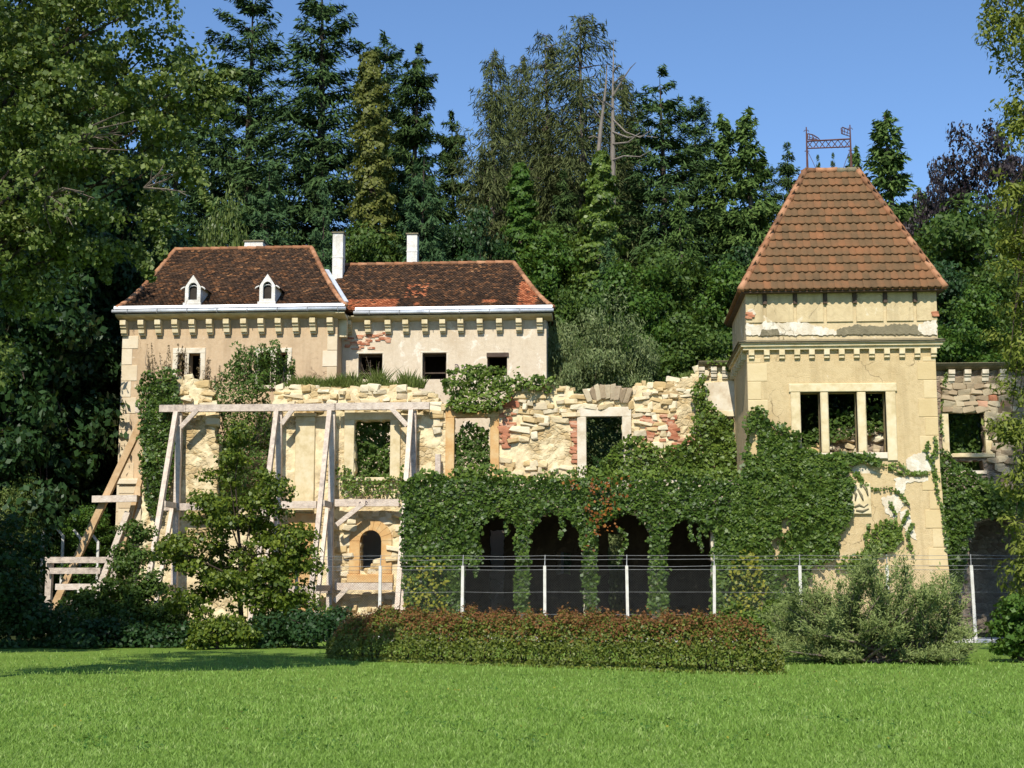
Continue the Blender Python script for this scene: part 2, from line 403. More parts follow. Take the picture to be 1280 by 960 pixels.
# ------------------------------------------------------------------ the setting: ground, lawn, kerb
def hill(x, y):
    t = np.clip((np.asarray(y, float) - 61) / 60, 0, 1)
    return 17 * t*t*(3 - 2*t) * (1 + .08*np.sin(np.asarray(x, float)*.11)) 

def sheet(name, xs, ys, zf, mat, kind="structure"):
    X, Y = np.meshgrid(xs, ys, indexing='ij'); Z = zf(X, Y)
    nx, ny = X.shape
    V = np.stack([X, Y, Z], -1).reshape(-1, 3)
    F = [(i*ny+j, (i+1)*ny+j, (i+1)*ny+j+1, i*ny+j+1) for i in range(nx-1) for j in range(ny-1)]
    me = bpy.data.meshes.new(name); me.from_pydata(V.tolist(), [], F); me.materials.append(mat)
    me.polygons.foreach_set("use_smooth", [True]*len(F)); me.update()
    return tag(link(name, me), kind=kind)

xs = np.concatenate([np.linspace(-900, -70, 8), np.linspace(-60, 60, 41), np.linspace(70, 900, 8)])
ys = np.concatenate([np.linspace(-300, 0, 5), np.linspace(10, 130, 61), np.linspace(150, 1200, 10)])
tag(sheet('ground', xs, ys, lambda X, Y: hill(X, Y) - .012, M['forest_floor']), 'dark woodland soil under the trees and the building', None)
def lawn_z(X, Y): return .0 + .012*vnoise(X*.35, Y*.35, 3)*np.clip((41.3-Y)/3, 0, 1) + .004
tag(sheet('lawn', np.linspace(-40, 40, 90), np.linspace(-6, 41.4, 70), lawn_z, M['lawn']), 'mown green lawn in front of the ruin', None)
kb = MB()
x = -6.0
kerb_root = tag(bpy.data.objects.new('kerb', None), 'pale concrete kerb at the foot of the wire fence', None, None, 'structure'); COL.objects.link(kerb_root); kerb_root.location = (2, 41.6, 0)
while x < 16:
    build('kerb_stone', MB().chamfer_box(x, x+.97, 41.45, 41.62, -.05, .10, .015), M['concrete'], kerb_root); x += 1.0
tag(build('path', MB().box(-9, 18, 41.63, 45.2, -.2, .02), M['gravel']), 'gravel strip between the kerb and the arcade', None, None, 'structure')

# ------------------------------------------------------------------ wall builders
def wall_holes(mb, x0, x1, z0, z1, y0, y1, holes, mi=0):
    xs = sorted({x0, x1} | {h[k] for h in holes for k in (0, 1)}); zs = sorted({z0, z1} | {h[k] for h in holes for k in (2, 3)})
    def solid(i, j):
        if i < 0 or j < 0 or i >= len(xs)-1 or j >= len(zs)-1: return False
        cx, cz = (xs[i]+xs[i+1])/2, (zs[j]+zs[j+1])/2
        return not any(h[0] < cx < h[1] and h[2] < cz < h[3] for h in holes)
    for i in range(len(xs)-1):
        for j in range(len(zs)-1):
            if not solid(i, j): continue
            a, b, c, d = xs[i], xs[i+1], zs[j], zs[j+1]
            mb.add([(a,y0,c),(b,y0,c),(b,y0,d),(a,y0,d)], [(0,1,2,3)], mi); mb.add([(a,y1,c),(b,y1,c),(b,y1,d),(a,y1,d)], [(3,2,1,0)], mi)
            if not solid(i-1, j): mb.add([(a,y0,c),(a,y0,d),(a,y1,d),(a,y1,c)], [(0,1,2,3)], mi)
            if not solid(i+1, j): mb.add([(b,y0,c),(b,y1,c),(b,y1,d),(b,y0,d)], [(0,1,2,3)], mi)
            if not solid(i, j-1): mb.add([(a,y0,c),(a,y1,c),(b,y1,c),(b,y0,c)], [(0,1,2,3)], mi)
            if not solid(i, j+1): mb.add([(a,y0,d),(b,y0,d),(b,y1,d),(a,y1,d)], [(0,1,2,3)], mi)
    return mb

def grid_wall(mb, x0, x1, z0, z1, y0, y1, cell, mask, relief=.03, seed=1, matf=None):
    """a rough wall: a lattice of cells, those outside the mask left out, its face uneven"""
    nx, nz = int(round((x1-x0)/cell)), int(round((z1-z0)/cell)); rng = np.random.default_rng(seed)
    gx, gz = np.linspace(x0, x1, nx+1), np.linspace(z0, z1, nz+1)
    X, Z = np.meshgrid(gx, gz, indexing='ij')
    CX, CZ = (X[:-1,:-1]+X[1:,1:])/2, (Z[:-1,:-1]+Z[1:,1:])/2
    occ = mask(CX, CZ)
    J = cell*.28
    FX, FZ = X + rng.uniform(-J, J, X.shape), Z + rng.uniform(-J, J, X.shape)
    FY = y0 + relief*(vnoise(X*2.2, Z*2.6, seed)+ .6*vnoise(X*6, Z*6, seed+5)) + rng.uniform(-.3, .3, X.shape)*relief
    b = len(mb.v)
    mb.v += np.stack([FX, FY, FZ], -1).reshape(-1, 3).tolist(); mb.v += np.stack([FX, np.full_like(FX, y1), FZ], -1).reshape(-1, 3).tolist()
    n = (nx+1)*(nz+1); I = lambda i, j: b + i*(nz+1) + j
    op = np.zeros((nx+2, nz+2), bool); op[1:-1,1:-1] = occ
    for i, j in zip(*np.nonzero(occ)):
        a, c, d, e = I(i,j), I(i+1,j), I(i+1,j+1), I(i,j+1)
        mi = matf(CX[i,j], CZ[i,j]) if matf else 0
        fs = [(a,c,d,e), (e+n,d+n,c+n,a+n)]
        if not op[i, j+1]: fs.append((a,e,e+n,a+n))
        if not op[i+2, j+1]: fs.append((c,c+n,d+n,d))
        if not op[i+1, j]: fs.append((a,a+n,c+n,c))
        if not op[i+1, j+2]: fs.append((e,d,d+n,e+n))
        mb.f += fs; mb.m += [mi]*len(fs)
    return mb

# loose masonry: a few shared meshes
def rock_mesh(name, seed, mat):
    rng = np.random.default_rng(seed); V = []
    for sx in (-1, 1):
        for sy in (-1, 1):
            for sz in (-1, 1):
                c = np.array([sx, sy, sz])*.5
                k = rng.uniform(.06, .34, 3)
                for a in range(3):
                    p = c.copy(); p -= c*2*k*.55; p[a] = c[a]
                    V.append(p + rng.uniform(-.12, .12, 3))
    me = bpy.data.meshes.new(name)
    import bmesh
    bm = bmesh.new()
    for v in V: bm.verts.new(v)
    bmesh.ops.convex_hull(bm, input=bm.verts)
    bm.to_mesh(me); bm.free(); me.materials.append(mat); return me
ROCK = [rock_mesh('stone', s, M['stone']) for s in range(7)]
ROCKG = [rock_mesh('stone', s+20, M['stone_grey']) for s in range(4)]
BRICK = [rock_mesh('brick', s+40, M['brick']) for s in range(2)]
rr = random.Random(5)
def stone(parent, x, y, z, w, d, h, meshes=None, name='stone', tilt=.12):
    o = link(name, rr.choice(meshes or ROCK), parent, Vector((x, y, z)) - wloc(parent))
    o.scale = (w, d, h); o.rotation_euler = (rr.uniform(-tilt, tilt), rr.uniform(-tilt, tilt)*1.2, rr.uniform(-tilt, tilt))
    return o

# ------------------------------------------------------------------ the inhabited house: main block and lower wing
YH, YW = 53.0, 54.0
PXD[0] = 290
hx0, hx1 = PX(153, 430, YH), PX(421.5, 430, YH)
wx0, wx1 = hx1, PX(683, 430, YW)
HOUSE = thing('manor_house', 'two part plastered house with brown tiled hip roofs behind the ruined wall', 'house', ((hx0+wx1)/2, YH, 0))
h_top, w_top = PZ(397, YH, 290), PZ(398, YW, 560)
# windows as holes
def R(x0, y0, x1, y1, Y): return rect(x0, y0, x1, y1, Y)
hwin = [R(222, 442, 231, 482, YH), R(236, 442, 250, 482, YH), R(324, 441, 338, 482, YH), R(345, 441, 359, 482, YH)]
wwin = [R(448, 442, 478, 474, YW), R(528, 441, 558, 474, YW), R(609, 441, 634, 470, YW)]
mb = MB(); wall_holes(mb, hx0, hx1, 0, h_top, YH, YH+.5, hwin); build('wall', mb, M['plaster_house'], HOUSE)
mb = MB(); mb.box(hx0, hx0+.5, YH+.5, YH+8, 0, h_top); mb.box(hx1-.5, hx1, YH+.5, YH+8, 0, h_top); mb.box(hx0+.5, hx1-.5, YH+7.5, YH+8, 0, h_top)
build('wall', mb, M['plaster_house'], HOUSE)
mb = MB(); wall_holes(mb, wx0+.003, wx1, 0, w_top, YW, YW+.5, wwin); build('wall', mb, M['plaster_wing'], HOUSE)
mb = MB(); mb.box(wx1-.5, wx1, YW+.5, YW+7, 0, w_top); mb.box(wx0+.003, wx1-.5, YW+6.5, YW+7, 0, w_top); build('wall', mb, M['plaster_wing'], HOUSE)
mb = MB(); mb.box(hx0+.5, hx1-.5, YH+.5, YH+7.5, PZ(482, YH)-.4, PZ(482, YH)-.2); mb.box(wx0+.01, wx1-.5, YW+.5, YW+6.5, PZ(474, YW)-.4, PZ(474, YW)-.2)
build('darkening_floor', mb, M['black_in'], HOUSE)
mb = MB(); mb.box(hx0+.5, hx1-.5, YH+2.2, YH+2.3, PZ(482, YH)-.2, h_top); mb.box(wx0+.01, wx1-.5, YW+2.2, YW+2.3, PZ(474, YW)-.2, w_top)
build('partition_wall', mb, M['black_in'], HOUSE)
def frame(parent, hole, Y, mat, t=.12, proud=.05, sill=True, name='window_frame', mull=None):
    x0, x1, z0, z1 = hole
    w = thing_part = bpy.data.objects.new('window', None); COL.objects.link(w); w.parent = parent
    w.location = Vector(((x0+x1)/2, Y, z0)) - wloc(parent)
    build('jamb', MB().chamfer_box(x0-t, x0, Y-proud, Y+.16, z0, z1, .015), mat, w)
    build('jamb', MB().chamfer_box(x1, x1+t, Y-proud, Y+.16, z0, z1, .015), mat, w)
    build('lintel', MB().chamfer_box(x0-t-.003, x1+t+.003, Y-proud-.003, Y+.163, z1, z1+t*1.05, .015), mat, w)
    if sill: build('sill', MB().chamfer_box(x0-t-.04, x1+t+.04, Y-proud-.06, Y+.163, z0-.14, z0, .02), mat, w)
    for m0, m1 in (mull or []): build('mullion', MB().chamfer_box(m0, m1, Y-proud, Y+.16, z0, z1, .015), mat, w)
    return w
a, b = hwin[0], hwin[1]; frame(HOUSE, (a[0], b[1], a[2], a[3]), YH, M['trim_pale'], .2, .04, True, mull=[(a[1], b[0])])
a, b = hwin[2], hwin[3]; frame(HOUSE, (a[0], b[1], a[2], a[3]), YH, M['trim_pale'], .17, .04, True, mull=[(a[1], b[0])])
for k, h in enumerate(wwin):
    frame(HOUSE, h, YW, M['trim_pale'], .07 if k < 2 else .04, .006, False)
# the wooden frames left in the openings
def casement(h, Y, dark=True):
    x0, x1, z0, z1 = h
    mb = MB(); t = .06
    mb.box(x0, x0+t, Y+.28, Y+.34, z0, z1); mb.box(x1-t, x1, Y+.28, Y+.34, z0, z1); mb.box(x0+t, x1-t, Y+.283, Y+.337, z1-t*1.6, z1); mb.box(x0+t, x1-t, Y+.283, Y+.337, z0+.25*(z1-z0), z0+.25*(z1-z0)+.05)
    build('casement', mb, M['shutter'], HOUSE)
for h in wwin: casement(h, YW)
mb = MB(); h = wwin[2]; mb.box(h[0]-.02, h[1]+.06, YW-.06, YW+.2, h[3]-.16, h[3]-.01); build('lintel_board', mb, M['wood_dark'], HOUSE)
# corner stones of the block
def quoins(parent, xc, side, Y, z0, z1, hh, wl, ws, mat, proud=.022, dxf=None):
    z, k = z0, 0
    while z < z1 - .1:
        w = wl if k % 2 else ws; ze = min(z+hh, z1)
        dx = dxf((z+ze)/2) if dxf else 0
        xa, xb = (xc+dx-.003, xc+dx+w) if side < 0 else (xc+dx-w, xc+dx+.003)
        build('quoin', MB().chamfer_box(xa, xb, Y-proud, Y+.06, z+.008, ze-.008, .012), mat, parent)
        z, k = ze, k+1
quoins(HOUSE, hx0, -1, YH, 1.2, PZ(418, YH), .62, .62, .4, M['quoin_house'])
quoins(HOUSE, hx1, 1, YH, PZ(480, YH), PZ(418, YH), .62, .55, .38, M['quoin_house'])
# eaves: moulded board, brackets, gutter
def cornice(x0, x1, Y, ztop, zbot, out):
    """cornice along the front, in profile"""
    mb = MB(); pr = [(0, zbot), (-out*.45, zbot+.05), (-out*.8, lerp(zbot, ztop, .55)), (-out, ztop-.02), (-out, ztop), (.3, ztop), (.3, zbot)]
    n = len(pr)
    vs = [(x0-min(0, y), Y+y, z) if False else (x0, Y+y, z) for y, z in pr] + [(x1, Y+y, z) for y, z in pr]
    mb.add(vs, [tuple(range(n-1,-1,-1)), tuple(range(n, 2*n))] + [(i, (i+1) % n, n+(i+1) % n, n+i) for i in range(n)])
    return mb
def bracket(x, Y, z0, z1, w=.22, out=.36, mat=None, mesh=None):
    mb = MB(); h = z1-z0
    pr = [(0, z0), (-out*.35, z0), (-out*.35, z0+h*.12), (-out*.55, z0+h*.14), (-out*.62, z0+h*.42), (-out*.8, z0+h*.5), (-out*.8, z0+h*.6), (-out, z0+h*.68), (-out, z1), (0, z1)]
    n = len(pr); vs = [(x-w/2, Y+y, z) for y, z in pr] + [(x+w/2, Y+y, z) for y, z in pr]
    return mb.add(vs, [tuple(range(n-1,-1,-1)), tuple(range(n, 2*n))] + [(i, (i+1) % n, n+(i+1) % n, n+i) for i in range(n)])
def repeat(parent, name, mbf, xs, mat, Y):
    o0 = None
    for x in xs:
        if o0 is None: o0 = build(name, mbf(x), mat, parent); x0 = x
        else:
            o = o0.copy(); COL.objects.link(o); o.location.x += x - x0
ez_h = PZ(395, YH, 290)      # soffit height of the block
ezw = PZ(397, YW, 560)
gx0, gx1 = PX(141, 390, YH-.5), PX(432, 386, YH-.5)
build('cornice', cornice(gx0+.08, gx1-.05, YH, ez_h+.04, ez_h-.14, .46), M['trim'], HOUSE)
repeat(HOUSE, 'corbel', lambda x: bracket(x, YH, PZ(418.5, YH), PZ(400.5, YH)), [PX(q, 409, YH) for q in (157,179,200,221,242.3,264,285,306.5,328,349.5,371,392.3,414)], M['trim'], YH)
PXD[0] = 560
gwx0, gwx1 = gx1+.12, PX(692, 390, YW-.45)
build('cornice', cornice(wx0+.05, gwx1-.06, YW, ezw+.04, ezw-.14, .42), M['trim'], HOUSE)
repeat(HOUSE, 'corbel', lambda x: bracket(x, YW, PZ(417, YW), PZ(401, YW)), [PX(q, 409, YW) for q in (437,461,486,508,532,554,576.5,600.5,624.5,649,675)], M['trim'], YW)
# cornice returning along the block's right side
mb = MB(); mb.box(hx1, gx1-.05, YH-.46, YW-.43, ez_h-.02, ez_h+.04); build('cornice', mb, M['trim'], HOUSE)
build('corbel', MB().box(hx1+.002, hx1+.3, YH+.25, YH+.5, PZ(418, YH), ez_h-.02), M['trim'], HOUSE)
def gutter(x0, x1, Y, z):
    g = build('gutter', MB().tube([(x0, Y-.5, z+.06), (x1, Y-.5, z+.06)], [.07, .07], 10), M['zinc'], HOUSE, True)
    x = x0+.6
    while x < x1-.2:
        build('gutter_bracket', MB().box(x, x+.02, Y-.6, Y-.45, z-.03, z+.15), M['wire'], g); x += 1.15
    mb = MB(); mb.add([(x0+.05, Y-.49, z+.165), (x1-.05, Y-.49, z+.165), (x1-.05, Y-.44, z+.275), (x0+.05, Y-.44, z+.275)], [(0,1,2,3)])
    mb.add([(x0+.05, Y-.40, z+.12), (x1-.05, Y-.40, z+.12), (x1-.05, Y-.38, z+.25), (x0+.05, Y-.38, z+.25)], [(3,2,1,0)])
    build('eaves_flashing', mb, M['zinc'], HOUSE)
gutter(gx0-.03, gx1, YH, ez_h+.08)
gutter(gwx0, gwx1, YW, ezw+.08)

# roofs: bell-cast hips covered with plain tiles
def roof(parent, X0, X1, RX0, RX1, Y0, Yr, Z0, Zr, back, patches=(), cut=None, seed=3, bell=.22, left_hip=True):
    """X0..X1 eaves, RX0..RX1 ridge; the slope flattens towards the eaves"""
    def yz(s):
        y = lerp(Y0, Yr, s); z = Z0 + (Zr-Z0)*(s - bell*s*(1-s)*(1.6-s))
        return y, z
    n = 14; mb = MB(); rows = []
    for k in range(n+1):
        s = k/n; y, z = yz(s); rows.append((lerp(X0, RX0, s), lerp(X1, RX1, s), y, z - .05))
    for k in range(n):
        a, b = rows[k], rows[k+1]
        mb.add([(a[0],a[2],a[3]),(a[1],a[2],a[3]),(b[1],b[2],b[3]),(b[0],b[2],b[3])], [(0,1,2,3)])
        yb = lambda r: back - (r[2]-Y0)      # mirrored back slope
        mb.add([(a[0],yb(a),a[3]),(a[1],yb(a),a[3]),(b[1],yb(b),b[3]),(b[0],yb(b),b[3])], [(3,2,1,0)])
        mb.add([(a[0],a[2],a[3]),(a[0],yb(a),a[3]),(b[0],yb(b),b[3]),(b[0],b[2],b[3])], [(3,2,1,0)])
        mb.add([(a[1],a[2],a[3]),(a[1],yb(a),a[3]),(b[1],yb(b),b[3]),(b[1],b[2],b[3])], [(0,1,2,3)])
    a = rows[0]; mb.add([(a[0],a[2],a[3]),(a[1],a[2],a[3]),(a[1],back,a[3]),(a[0],back,a[3])], [(3,2,1,0)])
    ro = build('roof', mb, M['tile_dark'], parent)
    rng = np.random.default_rng(seed)
    L = math.hypot(Yr-Y0, Zr-Z0); nr = int(L/.115); w = .135
    V, mi = [], []
    mt = MB()
    for k in range(nr):
        s0 = k/nr; s1 = min(1, (k+1.25)/nr)
        y0, z0 = yz(s0); y1, z1 = yz(s1); xa, xb = lerp(X0, RX0, s0), lerp(X1, RX1, s0)
        nrm = Vector((0, -(z1-z0), (y1-y0))).normalized()
        x = xa + (w/2 if k % 2 else 0)
        while x < xb - w*.5:
            j = rng.uniform(-.012, .012); lift = .035 + rng.uniform(-.006, .016)
            d0 = nrm*lift; d1 = nrm*.008; yy, zz = y0 + (y1-y0)*j, z0 + (z1-z0)*j
            ym, zm = lerp(y0, y1, .22), lerp(z0, z1, .22)
            x0t, x1t = x+.004, x+w-.004
            c = lambda xx, y, z, d: (xx, y+d.y, z+d.z)
            m_ = 0
            for (pa, pb, sa, sb, pr) in patches:
                if pa < x+w/2 < pb and sa < s0 < sb and rng.random() < pr: m_ = 1
            vs = [c(x0t, ym, zm, d0), c(lerp(x0t, x1t, .25), yy, zz, d0), c(lerp(x0t, x1t, .75), yy, zz, d0), c(x1t, ym, zm, d0), c(x1t, y1, z1, d1), c(x0t, y1, z1, d1),
                  c(x0t, ym, zm, d1*0), c(lerp(x0t, x1t, .25), yy, zz, d1*0), c(lerp(x0t, x1t, .75), yy, zz, d1*0), c(x1t, ym, zm, d1*0)]
            if not (cut and cut(x+w/2, y0, z0)):
                mt.add(vs, [(0,1,2,3,4,5), (6,7,1,0), (7,8,2,1), (8,9,3,2)], m_)
            x += w
    t = tag(build('tiles', mt, [M['tile_dark'], M['tile_red']], ro), kind='stuff')
    # hip and ridge caps, one by one
    def caps(p, q, step=.34, r=.10, name='hip_tile'):
        p, q = Vector(p), Vector(q); L = (q-p).length; nn = max(1, int(L/step)); d = (q-p)/nn
        me = None
        for i in range(nn):
            a = p + d*i; b = a + d*1.08
            build(name, MB().tube([a, b], [r*1.12, r*.9], 7), M['tile_hip'], ro, True)
    pts0 = [(lerp(X0, RX0, k/6), *yz(k/6)) for k in range(7)]; pts1 = [(lerp(X1, RX1, k/6), *yz(k/6)) for k in range(7)]
    for pts in ((pts0, pts1) if left_hip else (pts1,)):
        for a, b in zip(pts, pts[1:]): caps(a, b)
    caps((RX0, Yr, Zr), (RX1, Yr, Zr), .36, .11, 'ridge_tile')
    return ro, yz
PXD[0] = 290
Yr1 = YH + 4.0
zr1 = PZ(311, Yr1, 305)
r1, yz1 = roof(HOUSE, gx0+.12, gx1-.02, PX(219, 312, Yr1), PX(389, 309, Yr1), YH-.42, Yr1, ez_h+.27, zr1, YH+8.42)
Yr2 = YW + 3.5
X0w, X1w = gx1+.1, gwx1-.02
RX1w = PX(642, 328, Yr2)
def pxs(q, py=380): return PX(q, py, YW)
r2, yz2 = roof(HOUSE, X0w-1.3, X1w, X0w-1.3, RX1w, YW-.37, Yr2, ezw+.27, PZ(330, Yr2, 540), YW+7.37,
     patches=[(pxs(425), pxs(495), -.01, .30, .95), (pxs(645), pxs(669), .0, .62, .92), (pxs(500), pxs(527), .30, .62, .35), (pxs(602), pxs(620), .16, .25, .9), (pxs(516), pxs(524), .1, .18, .8)], seed=8, left_hip=False, cut=lambda x, y, z: x < lerp(gx1-.02, PX(389, 309, Yr1), min(1, (y-(YH-.42))/(Yr1-YH+.42))))
# lead valley strip between the roofs
y, z = yz2(0.0); ya, za = yz1(0.02); yb_, zb = yz1(.62)
mb = MB(); mb.beam((gx1-.02, ya+.05, za+.12), (lerp(gx1-.02, PX(389, 309, Yr1), .62)+.12, yb_+.05, zb+.12), .16, .04); build('valley_flashing', mb, M['zinc'], r1)
# dormers
def dormer(px):
    s = .04; y0, z0 = yz1(s)
    x = PX(px, 365, y0); w = .60
    zb, zp, ze = PZ(380, y0), PZ(343, y0), PZ(357, y0)
    D = bpy.data.objects.new('dormer', None); COL.objects.link(D); D.parent = HOUSE; D.location = Vector((x, y0, zb)) - wloc(HOUSE)
    # gabled front with an arched opening, cut as a ring of quads
    hw, ow = w/2, .165; oz0, oz1 = PZ(374, y0), PZ(358, y0)
    outer = [(-hw, zb), (-hw, ze), (0, zp), (hw, ze), (hw, zb)]
    arc = [(-ow, oz0), (-ow, oz1)] + [(-ow*math.cos(t), oz1 + ow*1.05*math.sin(t)) for t in (.5, 1.05, math.pi/2, math.pi-1.05, math.pi-.5)] + [(ow, oz1), (ow, oz0)]
    mb = MB()
    def outer_at(i):
        m = {0: (-hw, oz0), 1: (-hw, oz1), 2: (-hw, ze-.02), 3: (-hw*.62, lerp(ze, zp, .38)), 4: (0, zp), 5: (hw*.62, lerp(ze, zp, .38)), 6: (hw, ze-.02), 7: (hw, oz1), 8: (hw, oz0)}
        return m[i]
    for i in range(8):
        a, b, c, d = outer_at(i), outer_at(i+1), arc[i+1], arc[i]
        mb.add([(x+a[0], y0, a[1]), (x+b[0], y0, b[1]), (x+c[0], y0, c[1]), (x+d[0], y0, d[1])], [(3,2,1,0)])
        mb.add([(x+c[0], y0, c[1]), (x+d[0], y0, d[1]), (x+d[0], y0+.14, d[1]), (x+c[0], y0+.14, c[1])], [(0,1,2,3)])
    mb.add([(x-hw, y0, zb), (x+hw, y0, zb), (x+hw, y0, oz0), (x-hw, y0, oz0)], [(0,1,2,3)])
    for sx in (-1, 1):
        mb.add([(x+sx*hw, y0, zb), (x+sx*hw, y0, ze), (x+sx*hw, y0+1.3, ze), (x+sx*hw, y0+1.3, zb)], [(0,1,2,3)])
    build('front', mb, M['white_wash'], D)
    build('dark_panel', MB().box(x-ow-.05, x+ow+.05, y0+.15, y0+.2, oz0-.05, oz1+.28), M['black_in'], D)  # black panel standing in for the unlit space inside the dormer
    mb = MB()
    for sx in (-1, 1):
        a, b = (x, zp+.03), (x+sx*(hw+.13), ze-.06)
        mb.add([(a[0], y0+.03, a[1]), (b[0], y0+.03, b[1]), (b[0], y0+1.6, b[1]), (a[0], y0+2.0, a[1])], [(0,1,2,3) if sx < 0 else (3,2,1,0)])
        mb.add([(a[0], y0+.03, a[1]-.05), (b[0], y0+.03, b[1]-.05), (b[0], y0+.03, b[1]), (a[0], y0+.03, a[1])], [(0,1,2,3)])
    build('roof', mb, M['tile_dark'], D)
    build('sill', MB().chamfer_box(x-hw-.05, x+hw+.05, y0-.1, y0, zb-.11, zb+.06, .02), M['white_wash'], D)
    mb = MB(); mb.tube([(x-ow*.95*math.cos(t), y0+.1, oz1-.02+ow*.55*math.sin(t)) for t in np.linspace(0, math.pi, 7)], [.022]*7, 5); build('arch_bar', mb, M['white_wash'], D)
    for sx in (-1, 1): build('scroll', MB().tube([(x+sx*(hw+.02), y0+.02, ze-.02), (x+sx*(hw+.13), y0+.0, ze-.08), (x+sx*(hw+.17), y0, ze-.13)], [.03, .03, .02], 5), M['white_wash'], D)
dormer(241); dormer(334)
def chimney(x0, y0, x1, y1, Y, cap=True):
    a = rect(x0, y0, x1, y1, Y); d = a[1]-a[0]
    c = build('chimney', MB().chamfer_box(a[0], a[1], Y, Y+max(.5, d), a[2]-.8, a[3], .012), M['white_wash'], HOUSE)
    build('cap', MB().box(a[0]-.04, a[1]+.04, Y-.04, Y+max(.5, d)+.04, a[3], a[3]+.06), M['lichen'], c)
    build('band', MB().box(a[0]-.012, a[1]+.012, Y-.012, Y+max(.5, d)+.012, lerp(a[2], a[3], .38), lerp(a[2], a[3], .38)+.05), M['white_wash'], c)
chimney(305.5, 302, 328.5, 312, Yr1+.5); chimney(415.5, 291.5, 428.5, 341, Yr2-1.0); chimney(508.5, 293, 521.5, 328, Yr2+.3)
# bare brick patch, graffiti loops on the wing
for k in range(46):
    q, py = rr.uniform(434, 486), rr.uniform(416, 436)
    if py > 428 and q > 466: continue
    p = P(q, py, YW); stone(HOUSE, p.x, YW-.005, p.z, rr.uniform(.16, .26), .06, .07, BRICK, 'brick', .03)
def stroke(parent, pts, Y, r=.018, mat='graffiti', name='painted_mark'):
    build(name, MB().tube([(PX(a, b, Y), Y, PZ(b, Y, a)) for a, b in pts], [r]*len(pts), 5), M[mat], parent)
stroke(HOUSE, [(568.5,466),(569,459),(569,455.5),(572,456),(574,460),(573.5,464),(571,467)], YW-.004)
stroke(HOUSE, [(571,457.5),(571.5,462),(570.5,464.5)], YW-.004)
stroke(HOUSE, [(580,459.5),(582,457.5),(584,459.5),(584,463),(581.5,465.5)], YW-.004)
stroke(HOUSE, [(582,455),(585.5,457.5),(587,461),(586,465),(583,467)], YW-.004)
stroke(HOUSE, [(580,464),(582,462),(583.5,464)], YW-.004)

# ------------------------------------------------------------------ the ruined front wall
PXD[0] = 560
YR = 50.5
rx0, rx1 = PX(178, 600, YR), PX(926, 500, YR)
top_px = [(176,492),(190,478),(214,470),(250,474),(262,482),(268,503),(271,560),(273,632),(339,632),(341,505),(344,489),(352,485),(400,484),(470,485),(515,484),(527,488),(540,494),(552,503),(560,510),(625,510),(629,500),(638,489),(655,485),(690,484),(717,487),(724,497),(733,496),(742,488),(760,484),(785,488),(800,482),(835,478),(862,472),(872,466),(876,459),(930,459)]
tp = [(PX(a, b, YR), PZ(b, YR, a)) for a, b in top_px]
win = {'A': R(443,525,488,597,YR), 'B': R(568,522,613,603,YR), 'C': R(733,521,778,603,YR), 'D': R(893,521,919,592,YR), 'L': R(449.5,662,477.5,716,YR),
       'door': R(612,664,630,792,YR), 'door2': R(760,668,778,792,YR), 'low': R(696, 690, 712, 720, YR)}
def ruin_mask(X, Z):
    m = Z < prof(X, tp) + .10*vnoise(X*3, Z*3, 9)
    for k, h in win.items():
        if k == 'L':
            xc, rad = (h[0]+h[1])/2, (h[1]-h[0])/2
            arch = (np.abs(X-xc) < rad) & (Z > h[2]) & ((Z < h[3]-rad) | ((X-xc)**2 + (Z-(h[3]-rad))**2 < rad**2))
            m &= ~arch
        else: m &= ~((X > h[0]) & (X < h[1]) & (Z > h[2]) & (Z < h[3]))
    return m
xt = PX(505, 640, YR)
RUIN = thing('ruined_wall', 'ruined yellow rubble wall with empty window frames and crumbling top edge', 'ruin', ((rx0+rx1)/2, YR, 0))
mb = MB(); grid_wall(mb, rx0, rx1, 0, 9.6, YR, YR+.55, .13, ruin_mask, .03, 4, lambda x, z: 1 if (z < 4.4 and x > xt) else 0)  # behind the arcade the wall takes the shade-darkened vault colour
build('wall', mb, [M['rubble'], M['vault_shade']], RUIN)
# stones: the crumbling crest and the places where plaster has fallen
FR = .25
def near_window(x, z):
    for k in 'ABCD':
        h = win[k]
        if h[0]-.33 < x < h[1]+.33 and h[2]-.2 < z < h[3]+.36: return True
    return False
zones = [[(340,484),(520,482),(545,500),(545,512),(340,512)], [(628,490),(720,486),(722,528),(690,540),(650,552),(627,556)], [(628,570),(722,588),(722,606),(628,606)],
         [(724,490),(790,484),(870,470),(872,492),(800,508),(724,510)], [(786,508),(842,500),(842,560),(790,560)], [(512,520),(556,512),(558,545),(512,542)],
         [(222,470),(262,480),(268,530),(228,528)], [(420,640),(500,640),(500,660),(420,660)], [(420,660),(437,660),(437,770),(420,770)], [(488,660),(502,660),(502,770),(488,770)], [(425,742),(500,742),(500,772),(425,772)]]
zw = [[(PX(a, b, YR), PZ(b, YR, a)) for a, b in z] for z in zones]
stones = []; nst = 0; z = PZ(772, YR); row = 0
